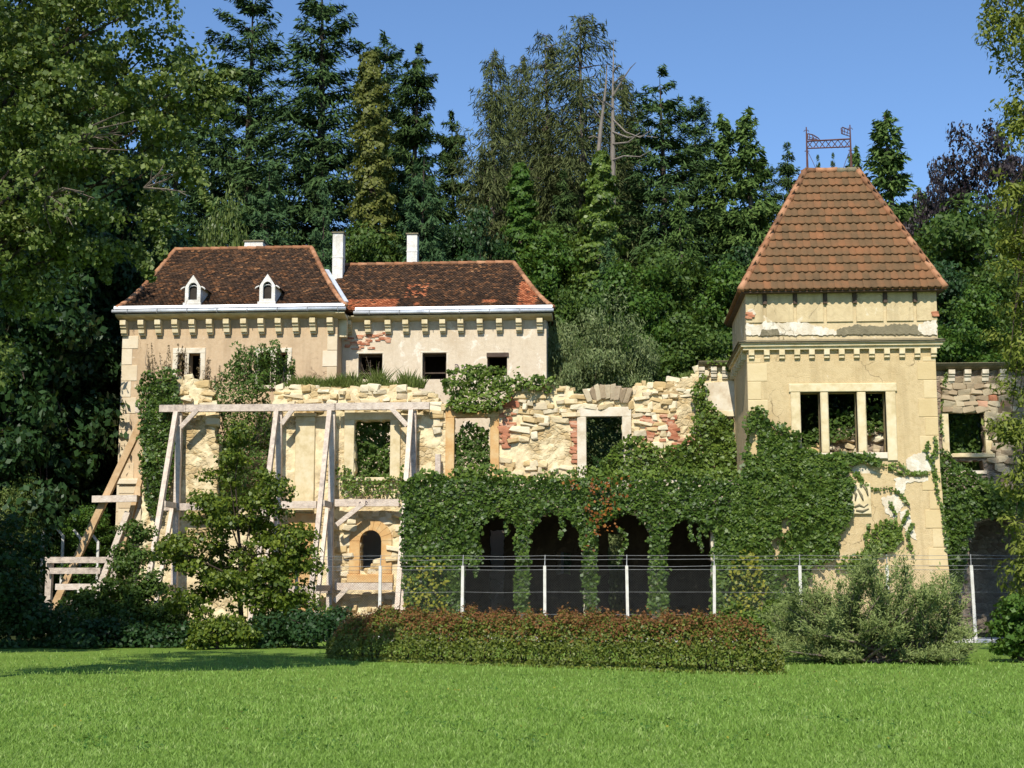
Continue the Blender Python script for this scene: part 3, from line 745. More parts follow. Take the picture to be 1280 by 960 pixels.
while z < 9.4:
    hh = rr.uniform(.12, .25); x = rx0 + rr.uniform(0, .3)
    while x < rx1 - .2:
        w = rr.choice((.16, .2, .26, .32, .42, .56))*rr.uniform(.85, 1.2); hq = hh*rr.uniform(.75, 1.25); xc, zc = x+w/2, z+hh/2+rr.uniform(-.05, .05); top = float(np.interp(xc, [p[0] for p in tp], [p[1] for p in tp]))
        x += w + rr.uniform(.0, .05)
        if zc > top + .06 or near_window(xc, zc): continue
        ia = [bool(inpoly(np.array([xc]), np.array([zc]), q)[0]) for q in zw]
        crest = zc > top - .34 and top > 6.8
        if not (crest or any(ia)): continue
        if not crest and rr.random() < .42: continue
        h = win['L']
        if h[0]-.3 < xc < h[1]+.3 and h[2]-.5 < zc < h[3]+.3: continue
        nst += 1
        br = (1 in [i for i, v in enumerate(ia) if v] and xc < PX(640, 540, YR) and rr.random() < .8)
        spec = (xc, YR + rr.uniform(.01, .105) + (rr.uniform(0, .2) if crest else 0), zc, w*1.04, rr.uniform(.22, .34), hq*1.04)
        stones.append((spec, br))
    z += hh*.94
stones.sort(key=lambda q: -q[0][3]*q[0][5])
for spec, br in stones[:285]: stone(RUIN, *spec, BRICK if br else ROCK, 'brick' if br else 'stone', .16)
mr = MB()
for spec, br in stones[285:]:
    me = rr.choice(ROCK); Rm = Matrix.Rotation(rr.uniform(-.2, .2), 3, 'Y')
    mr.add([Vector(spec[:3]) + Rm @ Vector((v.co.x*spec[3], v.co.y*spec[4], v.co.z*spec[5])) for v in me.vertices], [tuple(p.vertices) for p in me.polygons])
if mr.v: tag(build('small_stones', mr, M['stone'], RUIN), kind='stuff')
# fallen arch stones standing on edge above window C
for k in range(9):
    px = 735 + k*6.2; p = P(px, 495 - 5*math.sin(k/8*math.pi), YR)
    o = stone(RUIN, p.x, YR+.02, p.z, .19, .34, .5, ROCKG, 'stone'); o.rotation_euler[1] = (k-4)*.09
# rows of brick beside windows B and C and by the tower
for (x0, x1, y0, y1, n) in ((627,642,505,560,26), (716,722,528,580,16), (800,846,520,552,44), (842,872,545,566,18)):
    for k in range(n):
        p = P(rr.uniform(x0, x1), y0 + (y1-y0)*((k*.618) % 1), YR); stone(RUIN, p.x, YR-.015, p.z, rr.uniform(.2, .3), .1, .09, BRICK, 'brick', .06)
# dressed stone frames
wA = frame(RUIN, win['A'], YR, M['trim'], .36, .09)
wB = frame(RUIN, win['B'], YR, M['trim_orange'], .31, .09, False)
wC = frame(RUIN, win['C'], YR, M['trim_pale'], .32, .09, False)
h = win['D']; wD = frame(RUIN, (h[0], h[1], h[2], h[3]), YR, M['trim'], .2, .06, True)
# round-headed window with its stone surround
h = win['L']; xc, rad = (h[0]+h[1])/2, (h[1]-h[0])/2; ro = rad + .36
LW = bpy.data.objects.new('window', None); COL.objects.link(LW); LW.parent = RUIN; LW.location = Vector((xc, YR, h[2])) - wloc(RUIN)
for s in (-1, 1): build('jamb', MB().chamfer_box(xc + (rad-.02 if s > 0 else -ro), xc + (ro if s > 0 else -rad+.02), YR-.08, YR+.3, h[2]-.05, h[3]-rad, .02), M['trim_orange'], LW)
nv = 9
for k in range(nv):
    t0, t1 = math.pi*k/nv+.008, math.pi*(k+1)/nv-.008
    poly = [(xc+r_*math.cos(t), h[3]-rad+r_*math.sin(t)) for r_, t in ((rad-.02, t0), (ro, t0), (ro, (t0+t1)/2), (ro, t1), (rad-.02, t1), (rad-.02, (t0+t1)/2))]
    build('arch_stone', MB().prism(poly, YR-.085, YR+.3), M['trim_orange'], LW)
build('sill', MB().chamfer_box(xc-ro-.06, xc+ro+.06, YR-.13, YR+.3, h[2]-.36, h[2]-.05, .03), M['trim_orange'], LW)
for k in range(5): stone(LW, xc + rr.uniform(-.25, .25), YR+.12, h[2]+.06+.16*(k % 3), .3, .26, .2, ROCK, 'stone')
# pilasters
def pilaster(x0, x1, y0, y1, mat, cap=True):
    a = rect(x0, y0, x1, y1, YR)
    pl = build('pilaster', MB().chamfer_box(a[0], a[1], YR-.1, YR+.1, a[2], a[3], .02), mat, RUIN)
    if cap:
        build('capital', MB().chamfer_box(a[0]-.05, a[1]+.05, YR-.15, YR+.1, a[3], a[3]+.13, .02).chamfer_box(a[0]-.02, a[1]+.02, YR-.12, YR+.1, a[3]-.2, a[3]-.12, .01), mat, pl)
pilaster(369, 393.5, 521, 640, M['trim']); pilaster(360, 394, 642, 778, M['trim_orange'], False)
# remaining plaster cornice beside the tower with its blocks
build('cornice', cornice(PX(873, 465, YR), PX(926, 465, YR), YR, PZ(456, YR), PZ(463, YR), .3), M['lichen'], RUIN)
for q in (877, 892, 906): build('corbel', bracket(PX(q, 470, YR), YR, PZ(477, YR), PZ(463, YR), .2, .22), M['trim_pale'], RUIN)
a = rect(868, 480, 918, 516, YR)
build('plaster_remnant', MB().prism([(PX(x_, y_, YR), PZ(y_, YR)) for x_, y_ in ((880,482),(918,480),(920,521),(896,519),(884,512),(878,500))], YR-.05, YR+.02), M['trim_pale'], RUIN)
# unseen upper floor added to keep the ground floor dark, cross walls inside
build('darkening_floor', MB().box(rx0+.05, PX(700, 600, YR), YR+.55, YH-.01, 4.35, 4.6), M['rubble_grey'], RUIN)
build('cross_wall', MB().box(rx0, rx0+.4, YR+.55, YH-.01, 0, 6.8), M['rubble_grey'], RUIN)
build('cross_wall', MB().box(PX(690, 600, YR), PX(700, 600, YR), YR+.55, YW-.01, 0, 5.0), M['rubble_grey'], RUIN)
# wooden posts standing on the terrace against the wall
for q in (547.5, 783):
    a = rect(q-3.4, 568, q+3.4, 612, YR-.3)
    tag(build('wooden_post', MB().chamfer_box(a[0], a[1], YR-.4, YR-.22, 4.7, a[3], .01), M['timber']), 'grey wooden stub post on terrace ' + ('left of the orange window frame' if q < 600 else 'right of the pale window frame'), 'post', None, 'stub posts on the terrace')

# ------------------------------------------------------------------ arcade with terrace
YA = 45.7
PXD[0] = 715
ax0, ax1 = PX(505, 690, YA), PX(934, 690, YA)
ter = PZ(601, YA)            # terrace level
arch_px = [(579,648),(659,730),(744,814),(830,891)]
arches = [(PX(a, 700, YA), PX(b, 700, YA)) for a, b in arch_px]
ztopA = PZ(640, YA)
def arcade_mask(X, Z):
    m = Z < 90
    for a, b in arches:
        xc, r_ = (a+b)/2, (b-a)/2
        m &= ~((np.abs(X-xc) < r_) & ((Z < ztopA-r_) | ((X-xc)**2 + (Z-(ztopA-r_))**2 < r_**2)))
    return m
ARC = thing('arcade', 'open ground floor arcade with dark arches, buried under ivy', 'arcade', ((ax0+ax1)/2, YA, 0))
mb = MB(); grid_wall(mb, ax0, ax1, 0, ter, YA, YA+.55, .1, arcade_mask, .015, 7); build('front_wall', mb, M['trim_pale'], ARC)
build('terrace_slab', MB().box(ax0+.02, ax1, YA+.56, YR-.05, ter-.55, ter-.02), M['vault_shade'], ARC)
build('side_wall', MB().box(ax0+.02, ax0+.5, YA+.56, YR-.05, 0, ter-.56), M['vault_shade'], ARC)
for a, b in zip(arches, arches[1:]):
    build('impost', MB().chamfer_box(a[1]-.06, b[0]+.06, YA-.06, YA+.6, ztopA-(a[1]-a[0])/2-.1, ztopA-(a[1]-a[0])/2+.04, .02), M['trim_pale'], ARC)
build('vault', MB().box(ax0+.5, ax1, YA+.56, YR-.1, ter-.75, ter-.56), M['vault_shade'], ARC)
build('floor', MB().box(ax0+.5, ax1, YA+.02, YR-.02, -.1, .03), M['vault_shade'], ARC)

# ------------------------------------------------------------------ the tower
YT = 45.5
PXD[0] = 1050
tx0, tx1 = PX(935, 500, YT), PX(1171.5, 500, YT); TB = YT + 5.6
zs, zc0, zc1, ze = PZ(592, YT, 1050), PZ(437, YT, 1050), PZ(424, YT, 1050), PZ(362, YT, 1050)
TOWER = thing('tower', 'square ochre plaster tower with steep red tiled hip roof', 'tower', ((tx0+tx1)/2, YT, 0))
bat = .22
mb = MB()
pl = [(tx0-.12, 0), (tx1+bat, 0), (tx1, zs), (tx0, zs)]
mb.prism(pl, YT-.03, TB); build('base', mb, M['plaster_tower'], TOWER)
lights = [R(1001,490,1026,566,YT), R(1036,490,1072,566,YT), R(1083,490,1108,566,YT)]
zl0, zl1 = lights[1][2], lights[1][3]; lights = [(a[0], a[1], zl0, zl1) for a in lights]
mb = MB(); wall_holes(mb, tx0, tx1, zs, zc0, YT, YT+.5, lights); build('wall', mb, M['plaster_tower'], TOWER)
mb = MB(); mb.box(tx0, tx0+.5, YT+.5, TB, zs, zc0); build('wall', mb, M['plaster_tower'], TOWER)
mb = MB(); mb.box(tx1-.5, tx1, YT+.5, TB, zs, zc0); build('wall', mb, M['plaster_tower'], TOWER)
# triple window
W3 = bpy.data.objects.new('window', None); COL.objects.link(W3); W3.parent = TOWER; W3.location = Vector(((lights[0][0]+lights[2][1])/2, YT, zl0)) - wloc(TOWER)
xo0, xo1 = PX(989, 530, YT), PX(1120.5, 530, YT)
build('jamb', MB().chamfer_box(xo0, lights[0][0], YT-.06, YT+.2, zl0-.1, zl1, .02), M['trim'], W3)
build('jamb', MB().chamfer_box(lights[2][1], xo1, YT-.06, YT+.2, zl0-.26, zl1, .02), M['trim'], W3)
build('lintel', MB().chamfer_box(xo0-.05, xo1+.05, YT-.07, YT+.2, zl1, zl1+.27, .02), M['trim'], W3)
for a, b in ((0, 1), (1, 2)): build('mullion', MB().chamfer_box(lights[a][1], lights[b][0], YT-.055, YT+.2, zl0, zl1, .03), M['trim'], W3)
build('sill', MB().chamfer_box(lights[0][0]+.003, lights[2][1]-.003, YT-.09, YT+.25, zl0-.2, zl0, .02), M['trim_pale'], W3)
# quoins
dxr = lambda z: bat*(zs-z)/zs if z < zs else 0
quoins(TOWER, tx0, -1, YT, zs, zc0-.25, .585, .62, .42, M['quoin'], .014)
quoins(TOWER, tx1, 1, YT, zs, zc0-.25, .585, .58, .40, M['quoin'], .014)
quoins(TOWER, tx1-.004, 1, YT-.03, .4, zs-.01, .585, .58, .40, M['quoin'], .02, dxr)
# cornice
def ring(name, out, z0, z1, mat, parent=TOWER):
    return build(name, MB().box(tx0-out, tx1+out, YT-out, TB+.02, z0, z1), mat, parent)
c = ring('cornice', .13, zc0, zc0+.10, M['trim'])
build('moulding', MB().box(tx0-.2, tx1+.2, YT-.2, TB+.02, zc0+.10, zc0+.19), M['trim'], c)
mb = MB(); o1, o2, z1, z2 = .30, -.02, zc0+.245, zc0+.34
mb.box(tx0-.26, tx1+.26, YT-.26, TB+.03, zc0+.19, z1)
mb.add([(tx0-o1,YT-o1,z1+.003),(tx1+o1,YT-o1,z1+.003),(tx1-o2,YT-o2,z2),(tx0+o2,YT-o2,z2),(tx0-o1,TB,z1+.003),(tx0+o2,TB,z2),(tx1+o1,TB,z1+.003),(tx1-o2,TB,z2)], [(0,1,2,3),(4,0,3,5),(1,6,7,2)])
build('ledge', mb, M['lichen'], c)
dent = [PX(q, 440, YT) for q in (939,958,977,996,1014.3,1033,1051.5,1070.2,1089.2,1108,1127,1146,1166.5)]
zd0, zd1 = PZ(448, YT, 1050), zc0
repeat(TOWER, 'dentil', lambda x: MB().chamfer_box(x-.09, x+.09, YT-.14, YT, zd0+.1, zd1-.003, .015).chamfer_box(x-.085, x+.085, YT-.09, YT, zd0, zd0+.098, .012), dent, M['trim'], YT)
for k in range(8):
    y = YT+.35+k*.62; build('dentil', MB().box(tx0-.14, tx0, y, y+.18, zd0+.05, zd1-.003), M['trim'], TOWER)
# attic storey
ax_0, ax_1 = PX(932.5, 400, YT+.06), PX(1171.5, 400, YT+.06)
mb = MB(); mb.box(ax_0, ax_1, YT+.08, TB-.3, zc0+.25, ze+.3); build('attic_wall', mb, M['plaster_attic'], TOWER)
strips = [956, 994, 1031.5, 1068.5, 1106.5, 1144]
edges = [932.5] + strips + [1171.5]
zp0 = PZ(402, YT, 1050)
for a, b in zip(edges, edges[1:]):
    x0 = PX(a, 390, YT) + (.0 if a == 932.5 else .05); x1 = PX(b, 390, YT) - (.0 if b == 1171.5 else .05)
    if a == 932.5: x0 = ax_0-.003
    if b == 1171.5: x1 = ax_1+.003
    build('panel', MB().chamfer_box(x0, x1, YT+.035, YT+.1, zp0, ze+.28, .012), M['plaster_attic'], TOWER)
for q in strips:
    x = PX(q, 370, YT); build('notch_block', MB().box(x-.06, x+.06, YT-.02, YT+.09, PZ(379, YT), ze+.25), M['wood_dark'], TOWER)  # dark block put in for the notch at each groove top
# fallen render: pale, uneven patches a few millimetres proud
def patch(poly, Y, mat, parent, name='plaster_patch', d=.02, seed=1):
    rng = random.Random(seed); pts = []
    n = len(poly)
    for i in range(n):
        (x0, y0), (x1, y1) = poly[i], poly[(i+1) % n]; m_ = max(1, int(math.hypot(x1-x0, y1-y0)/2.2))
        for k in range(m_):
            t = k/m_; j = 0 if k == 0 else 1
            pts.append((lerp(x0, x1, t)+j*rng.uniform(-1.3, 1.3), lerp(y0, y1, t)+j*rng.uniform(-1.3, 1.3)))
    w = [(PX(a, b, Y), PZ(b, Y, a)) for a, b in pts]
    mb = MB(); mb.prism(w[::-1], Y-d, Y+.01); return build(name, mb, mat, parent)
patch([(932.8,404),(945,407),(958,402),(975,404),(990,401),(1012,405),(1024,409),(1050,414),(1050,419),(933,419)], YT+.06, M['plaster_white'], TOWER, seed=2)
patch([(1046,412),(1070,406),(1095,408),(1120,405),(1146,407),(1152,418),(1046,418.5)], YT+.055, M['lichen'], TOWER, 'lichen_stain', .02, 3)
patch([(1143,408),(1158,402),(1171,400),(1171,419),(1148,419)], YT+.056, M['plaster_white'], TOWER, seed=5)
patch([(952,412),(972,411),(974,419),(950,419)], YT+.05, M['lichen'], TOWER, 'lichen_stain', .02, 6)
patch([(1133,574),(1148,566),(1160,562),(1168,572),(1166,588),(1150,590),(1135,588)], YT-.002, M['plaster_white'], TOWER, seed=7)
patch([(1118,598),(1140,596),(1160,597),(1160,601),(1134,603),(1128,622),(1120,612)], YT-.034, M['plaster_white'], TOWER, seed=8)
patch([(1064,585),(1078,580),(1096,592),(1088,602),(1070,606)], YT-.001, M['plaster_white'], TOWER, seed=9)
patch([(1102,622),(1120,618),(1130,630),(1118,650),(1106,640)], YT-.034, M['plaster_white'], TOWER, seed=10)
patch([(1124,640),(1134,636),(1142,660),(1146,676),(1134,668),(1128,655)], YT-.035, M['plaster_white'], TOWER, seed=11)
patch([(934.5,388),(941,386),(945,392),(940,399),(934.5,398)], YT+.034, M['plaster_white'], TOWER, seed=12)
for q, py in ((936.5,392),(939,395),(936,397),(1168,391),(1169.5,394)):
    p = P(q, py, YT+.03); stone(TOWER, p.x, YT+.02, p.z, .2, .08, .08, BRICK, 'brick', .05)
# relief tablet beside the ivy
TAB = build('tablet', MB().chamfer_box(PX(1064, 620, YT), PX(1088, 620, YT), YT-.13, YT-.02, PZ(643, YT), PZ(604, YT), .02), M['trim'], TOWER)
for pts in ([(1066,612),(1070,618),(1069,626)], [(1072,611),(1077,620),(1079,626)], [(1078,606),(1083,612),(1085,620)], [(1068,634),(1074,631),(1080,634),(1085,630)], [(1070,638),(1078,639),(1086,636)]):
    build('carving', MB().tube([(PX(a, b, YT-.13), YT-.135, PZ(b, YT-.13, a)) for a, b in pts], [.03, .045, .02, .02][:len(pts)], 6), M['lichen'], TAB, True)
# rubble standing inside, seen through the triple window
for k in range(56):
    q = rr.uniform(1000, 1112); tpz = np.interp(q, [1000, 1024, 1038, 1110], [562, 560, 538, 526]); py = rr.uniform(tpz, 572)
    p = P(q, py, YT+.95); stone(TOWER, p.x, p.y + rr.uniform(-.1, .2), p.z, rr.uniform(.2, .36), .3, rr.uniform(.12, .2), ROCKG if rr.random() < .5 else ROCK, 'stone', .3)
build('rubble_core', MB().prism([(PX(998,560,YT+1), zs), (PX(1112,560,YT+1), zs), (PX(1112,532,YT+1), PZ(534,YT+1)), (PX(1040,542,YT+1), PZ(544,YT+1)), (PX(1000,560,YT+1), PZ(564,YT+1))], YT+1.0, YT+1.5), M['rubble_grey'], TOWER)
# roof
YRG = YT + 2.75
ex0, ex1, ey0 = PX(925.5, 362, YT-.28), PX(1181.5, 360, YT-.28), YT-.28
rx_0, rx_1, zrg = PX(1006.5, 214, YRG), PX(1072, 213, YRG), PZ(215, YRG, 1040)
zeave = PZ(362, ey0, 1050)
by = TB + .28
v = [(ex0,ey0,zeave),(ex1,ey0,zeave),(ex1,by,zeave),(ex0,by,zeave),(rx_0,YRG,zrg),(rx_1,YRG,zrg),(rx_1,YRG+.2,zrg),(rx_0,YRG+.2,zrg)]
mb = MB(); mb.add(v, [(0,1,5,4),(1,2,6,5),(2,3,7,6),(3,0,4,7),(4,5,6,7),(3,2,1,0)])
TROOF = build('roof', mb, M['tile_tower'], TOWER)
build('soffit', MB().box(ex0+.03, ex1-.03, ey0+.03, by-.03, zeave-.05, zeave-.01), M['wood_dark'], TROOF)
slope = math.atan2(zrg-zeave, YRG-ey0); SL = math.hypot(zrg-zeave, YRG-ey0)
def tile_mesh(seed, w=.225, L=.52):
    rng = random.Random(seed); mb = MB(); n = 6; rows = []
    for r_, (yy, lift) in enumerate(((L, .010), (.08, .064), (0, .068), (0, .03))):
        row = []
        for i in range(n+1):
            t = i/n*2-1; arch = .03*(1-t*t)
            end = .075*(t*t) if r_ >= 1 else 0
            if r_ == 1: end *= .5
            row.append((t*w/2, yy+end, (lift+arch if r_ < 3 else .005) + rng.uniform(-.002, .002)))
        rows.append(row)
    vs = [p for row in rows for p in row]
    fs = [(r_*(n+1)+i, (r_+1)*(n+1)+i, (r_+1)*(n+1)+i+1, r_*(n+1)+i+1) for r_ in range(3) for i in range(n)]
    me = bpy.data.meshes.new('tile'); me.from_pydata(vs, [], fs); me.materials.append(M['tile_tower']); me.polygons.foreach_set("use_smooth", [f < 12 for f in range(18)]); me.update(); return me
TM = [tile_mesh(s) for s in range(4)]
NR = 15; tw = .222; tl = wloc(TROOF)
for k in range(NR):
    s = k/NR; xa, xb = lerp(ex0, rx_0, s), lerp(ex1, rx_1, s); ncol = int((xb-xa)/tw); off = (xb-xa-ncol*tw)/2 + (tw/2 if k % 2 else 0)
    for i in range(ncol if k % 2 == 0 else ncol-1):
        x = xa + off + tw*(i+.5); o = link('tile', rr.choice(TM), TROOF)
        d = s*SL - .03 + rr.uniform(-.008, .008)
        o.location = Vector((x, ey0 + d*math.cos(slope), zeave + d*math.sin(slope))) - tl
        o.rotation_euler = (slope + rr.uniform(-.012, .012), rr.uniform(-.02, .02), rr.uniform(-.015, .015))
# side slopes: tiles in one mesh each
for side in (-1, 1):
    ex, rx = (ex0, rx_0) if side < 0 else (ex1, rx_1); mt = MB(); run = abs(rx-ex); sl = math.atan2(zrg-zeave, run); SLs = math.hypot(zrg-zeave, run)
    for k in range(NR):
        s = k/NR; ya, yb = lerp(ey0, YRG, s), lerp(by, YRG+.2, s); nc = int((yb-ya)/tw); off = (yb-ya-nc*tw)/2
        Rm = Matrix.Rotation(math.pi/2*(-side)*-1 if side > 0 else -math.pi/2, 3, 'Z') @ Matrix.Rotation(sl, 3, 'X')
        for i in range(nc):
            base = Vector((lerp(ex, rx, s), ya+off+tw*(i+.5), zeave + s*(zrg-zeave)))
            me = TM[(i+k) % 4]; mt.add([base + Rm @ v.co for v in me.vertices], [tuple(p.vertices) for p in me.polygons])
    tag(build('side_tiles', mt, M['tile_tower'], TROOF), kind='stuff')
for (p, q) in (((ex0, ey0, zeave+.03), (rx_0, YRG, zrg+.04)), ((ex1, ey0, zeave+.03), (rx_1, YRG, zrg+.04))):
    p, q = Vector(p), Vector(q); nn = 15; d = (q-p)/nn
    for i in range(nn):
        a = p + d*i; build('hip_tile', MB().tube([a, a+d*.5, a+d*1.1], [.125, .115, .10], 9), M['tile_hip'], TROOF, True)
for i in range(5):
    x = lerp(rx_0, rx_1, i/5); build('ridge_tile', MB().tube([(x, YRG, zrg+.03+rr.uniform(0,.04)), (x+(rx_1-rx_0)/5*1.08, YRG, zrg+.03+rr.uniform(0,.05))], [.12, .10], 8), M['lichen'] if i > 2 else M['tile_hip'], TROOF, True)
# iron crest on the ridge
CREST = thing('roof_crest', 'rusty iron lattice crest with two poles and flags on tower ridge', 'roof crest', (PX(1037, 215, YRG), YRG, zrg))
p1, p2 = PX(1008.7, 190, YRG), PX(1063.5, 190, YRG)
zt1, zt2 = PZ(158, YRG), PZ(156.5, YRG)
for x, zt in ((p1, zt1), (p2, zt2)):
    po = build('pole', MB().tube([(x, YRG, zrg), (x, YRG, zt)], [.045, .02], 6), M['iron'], CREST)
    build('finial', MB().tube([(x-.09, YRG, zt-.16), (x-.04, YRG, zt-.1), (x, YRG, zt-.14), (x+.04, YRG, zt-.1), (x+.09, YRG, zt-.16)], [.012]*5, 4), M['iron'], po)
    build('collar', MB().tube([(x-.08, YRG, PZ(188, YRG)), (x+.08, YRG, PZ(188, YRG))], [.015]*2, 4), M['iron'], po)
za, zb_ = PZ(184.8, YRG), PZ(175.8, YRG)
build('rail', MB().tube([(p1, YRG, za), (p2, YRG, za+.03)], [.025]*2, 5), M['iron'], CREST); build('rail', MB().tube([(p1, YRG, zb_), (p2, YRG, zb_+.05)], [.03]*2, 5), M['iron'], CREST)
for k in range(7):
    xa, xb = lerp(p1, p2, k/7), lerp(p1, p2, (k+1)/7)
    build('lattice', MB().tube([(xa, YRG, za), (xb, YRG, zb_+.03)], [.014]*2, 4).tube([(xa, YRG+.02, zb_+.03), (xb, YRG+.02, za)], [.014]*2, 4), M['iron'], CREST)
def flag(pts, bars):
    f = build('flag', MB().tube([(PX(a, b, YRG), YRG, PZ(b, YRG, a)) for a, b in pts+pts[:1]], [.02]*(len(pts)+1), 4), M['iron'], CREST)
    for a, b in bars: build('flag_bar', MB().tube([(PX(*a, YRG), YRG, PZ(a[1], YRG, a[0])), (PX(*b, YRG), YRG, PZ(b[1], YRG, b[0]))], [.012]*2, 4), M['iron'], f)
flag([(1009.5,167),(1016,168.5),(1022,172),(1025.5,175.5),(1009.5,174)], [((1012,167.5),(1012,174)),((1015,168.5),(1017,174.5)),((1010,171),(1022,174.5)),((1018,170),(1015,174.5)),((1020,171),(1020,175))])
flag([(1062.8,163),(1053,159),(1051.5,160),(1052,167),(1062.8,170.5)], [((1056,160.3),(1055,168)),((1060,162),(1058.5,169)),((1052,163),(1062,167)),((1053.5,160),(1053,167.5))])
for x, s in ((p1, 1), (p2, -1)): build('stay', MB().tube([(x, YRG, za-.05), (x+s*.18, YRG-.02, lerp(za, zrg, .55)), (x+s*.3, YRG-.05, zrg+.05)], [.009]*3, 4), M['iron'], CREST)

# ------------------------------------------------------------------ the ruined wing right of the tower
PXD[0] = 1215
gx_0, gx_1 = tx1+.002, PX(1330, 600, YR)
RW = thing('ruined_wing', 'shaded ruined stone wing with empty window right of the tower', 'ruin', ((gx_0+gx_1)/2, YR, 0))
wR = R(1186, 516, 1231, 567, YR); wR2 = R(1192, 574, 1231, 588, YR)
def rw_mask(X, Z):
    m = Z < PZ(463, YR) - .05*vnoise(X*2, Z, 4)
    for h in (wR, wR2): m &= ~((X > h[0]) & (X < h[1]) & (Z > h[2]) & (Z < h[3]))
    return m
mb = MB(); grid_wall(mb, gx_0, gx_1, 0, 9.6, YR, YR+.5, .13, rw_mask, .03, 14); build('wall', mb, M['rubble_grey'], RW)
build('cornice', cornice(gx_0, gx_1, YR, PZ(455, YR), PZ(463, YR), .38), M['lichen'], RW)
for q in (1188, 1208, 1230, 1252): build('corbel', bracket(PX(q, 470, YR), YR, PZ(479, YR), PZ(463, YR), .22, .26), M['trim_pale'], RW)
fw = frame(RW, wR, YR, M['trim'], .24, .06, True)
build('transom', MB().box(wR2[0]-.2, wR2[1]+.05, YR-.07, YR+.1, wR2[2]-.12, wR2[2]-.01), M['trim_pale'], RW)
zz = PZ(512, YR)
while zz < PZ(470, YR):
    x = PX(1176, 480, YR)
    while x < PX(1268, 480, YR):
        w = rr.uniform(.22, .5); stone(RW, x+w/2, YR, zz, w, .22, .2, BRICK if rr.random() < .08 else ROCKG, 'stone', .2); x += w*1.02
    zz += .2
for k in range(40):
    q = rr.uniform(1236, 1266); p = P(q, rr.uniform(515, 600), YR); stone(RW, p.x, YR, p.z, rr.uniform(.25, .45), .2, .2, ROCKG, 'stone')
YA2 = 47.8
bx0, bx1 = PX(1176, 700, YA2), PX(1345, 700, YA2)
zt2 = PZ(612, YA2)
def arc2(X, Z):
    a, b = PX(1213, 700, YA2), PX(1280, 700, YA2); xc, r_ = (a+b)/2, (b-a)/2; zt = PZ(648, YA2)
    m = ~((np.abs(X-xc) < r_) & ((Z < zt-r_) | ((X-xc)**2 + (Z-zt+r_)**2 < r_**2)))
    c, d = PX(1183, 700, YA2), PX(1196, 700, YA2)
    return m & ~((X > c) & (X < d) & (Z < PZ(655, YA2)))
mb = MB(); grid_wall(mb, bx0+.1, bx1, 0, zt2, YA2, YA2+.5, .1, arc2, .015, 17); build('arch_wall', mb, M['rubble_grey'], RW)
build('terrace_slab', MB().box(bx0+.35, bx1, YA2+.51, YR-.05, zt2-.45, zt2-.02), M['vault_shade'], RW)

# ------------------------------------------------------------------ timber shoring
PXD[0] = 370
SH = thing('timber_shoring', 'weathered timber shoring frame of beams and slanting props against ruined wall', 'shoring', (PX(370, 700, 49), 49, 0))
def beam(name, p, q, w, h=None, mat='timber', parent=None): return build(name, MB().beam(p, q, w, h), M[mat], parent or SH)
YP = 50.15
ztb = PZ(510, YP, 370)
for i, q in enumerate((222, 348, 414.5, 516.5)):
    x = PX(q, 600, YP)
    beam('post', (x, YP, 0), (x, YP, ztb-.13), .2)
    beam('prop', (x-.07, YP-.2, ztb-.16), (x-.07, YP-3.3, 0), .16, .2)
    beam('prop', (x-.09, YP-.22, PZ(636, YP)), (x-.09, YP-2.1, 0), .13, .15)
    for py, f in ((632, .50), (735, .86)):
        zq = PZ(py, YP); yq = YP - .15 - 3.15*(ztb-.16-zq)/(ztb-.16)
        beam('tie', (x+.02, YP+.1, zq), (x+.02, yq, zq), .1, .2)
def waler(a, b, py, Y=YP-.12, h=.25, d=.2):
    beam('beam', (PX(a, py, Y), Y, PZ(py, Y, (a+b)/2)), (PX(b, py, Y), Y, PZ(py, Y, (a+b)/2)), d, h)
waler(200, 233, 510.8); waler(233.5, 419, 509.8); waler(420, 537, 507.8)
waler(206, 345, 633.5); waler(345.5, 396, 631); waler(419, 499, 628.5); waler(419, 491, 733); waler(360, 416, 737)
for (a, b, c_, d) in ((247, 512, 226, 534), (489, 510, 509, 532), (455, 629, 421, 656), (434, 735, 418, 752), (366, 512, 352, 530)):
    beam('brace', (PX(a, b, YP-.3), YP-.3, PZ(b, YP-.3, a)), (PX(c_, d, YP-.3), YP-.3, PZ(d, YP-.3, c_)), .12, .16)
for pts in ([(448.5,631),(449,628.5),(451,627.5)], [(452,629.5),(453.5,627.5),(452,631.5)], [(457,626),(459,627.5),(458.5,631),(457,630),(457,627)]):
    stroke(SH, pts, YP-.226, .014)
# raking props on the house's left corner, and the timber crib at their foot
YS = 50.9
PXD[0] = 120
RK = thing('raking_shore', 'brown slanting timber props with cross tie left of the house corner', 'shoring', (PX(120, 740, YS), YS, 0))
def pb(a, b, Y): return (PX(a, b, Y), Y, PZ(b, Y, a))
beam('prop', pb(178, 526, YS), pb(66, 762, YS), .2, .24, 'timber_new', RK)
beam('prop', pb(177, 596, YS+.3), pb(140, 735, YS+.3), .18, .2, 'timber_new', RK)
beam('prop', pb(160, 640, YS+.1), pb(122, 740, YS+.1), .16, .2, 'timber', RK)
beam('tie', pb(116, 624, YS-.22), pb(172, 623, YS-.22), .2, .24, 'timber', RK)
beam('pad', pb(173, 503, YS), pb(173, 516, YS), .2, .2, 'timber', RK); beam('pad', pb(173, 608, YS), pb(173, 620, YS), .2, .2, 'timber_new', RK)
CR = thing('timber_crib', 'low timber rail frame at the foot of slanting props by bushes', 'timber frame', (PX(110, 760, 47.2), 47.2, 0))
for a, b, py in ((57, 176, 700), (60, 126, 713.5), (70, 152, 733.5), (84, 116, 752)):
    beam('rail', pb(a, py, 47.0), pb(b, py, 47.0), .14, .2, 'timber', CR)
for q in (61, 142): beam('post', (PX(q, 740, 47.2), 47.2, 0), (PX(q, 740, 47.2), 47.2, PZ(700, 47.2)), .2, .2, 'timber', CR)
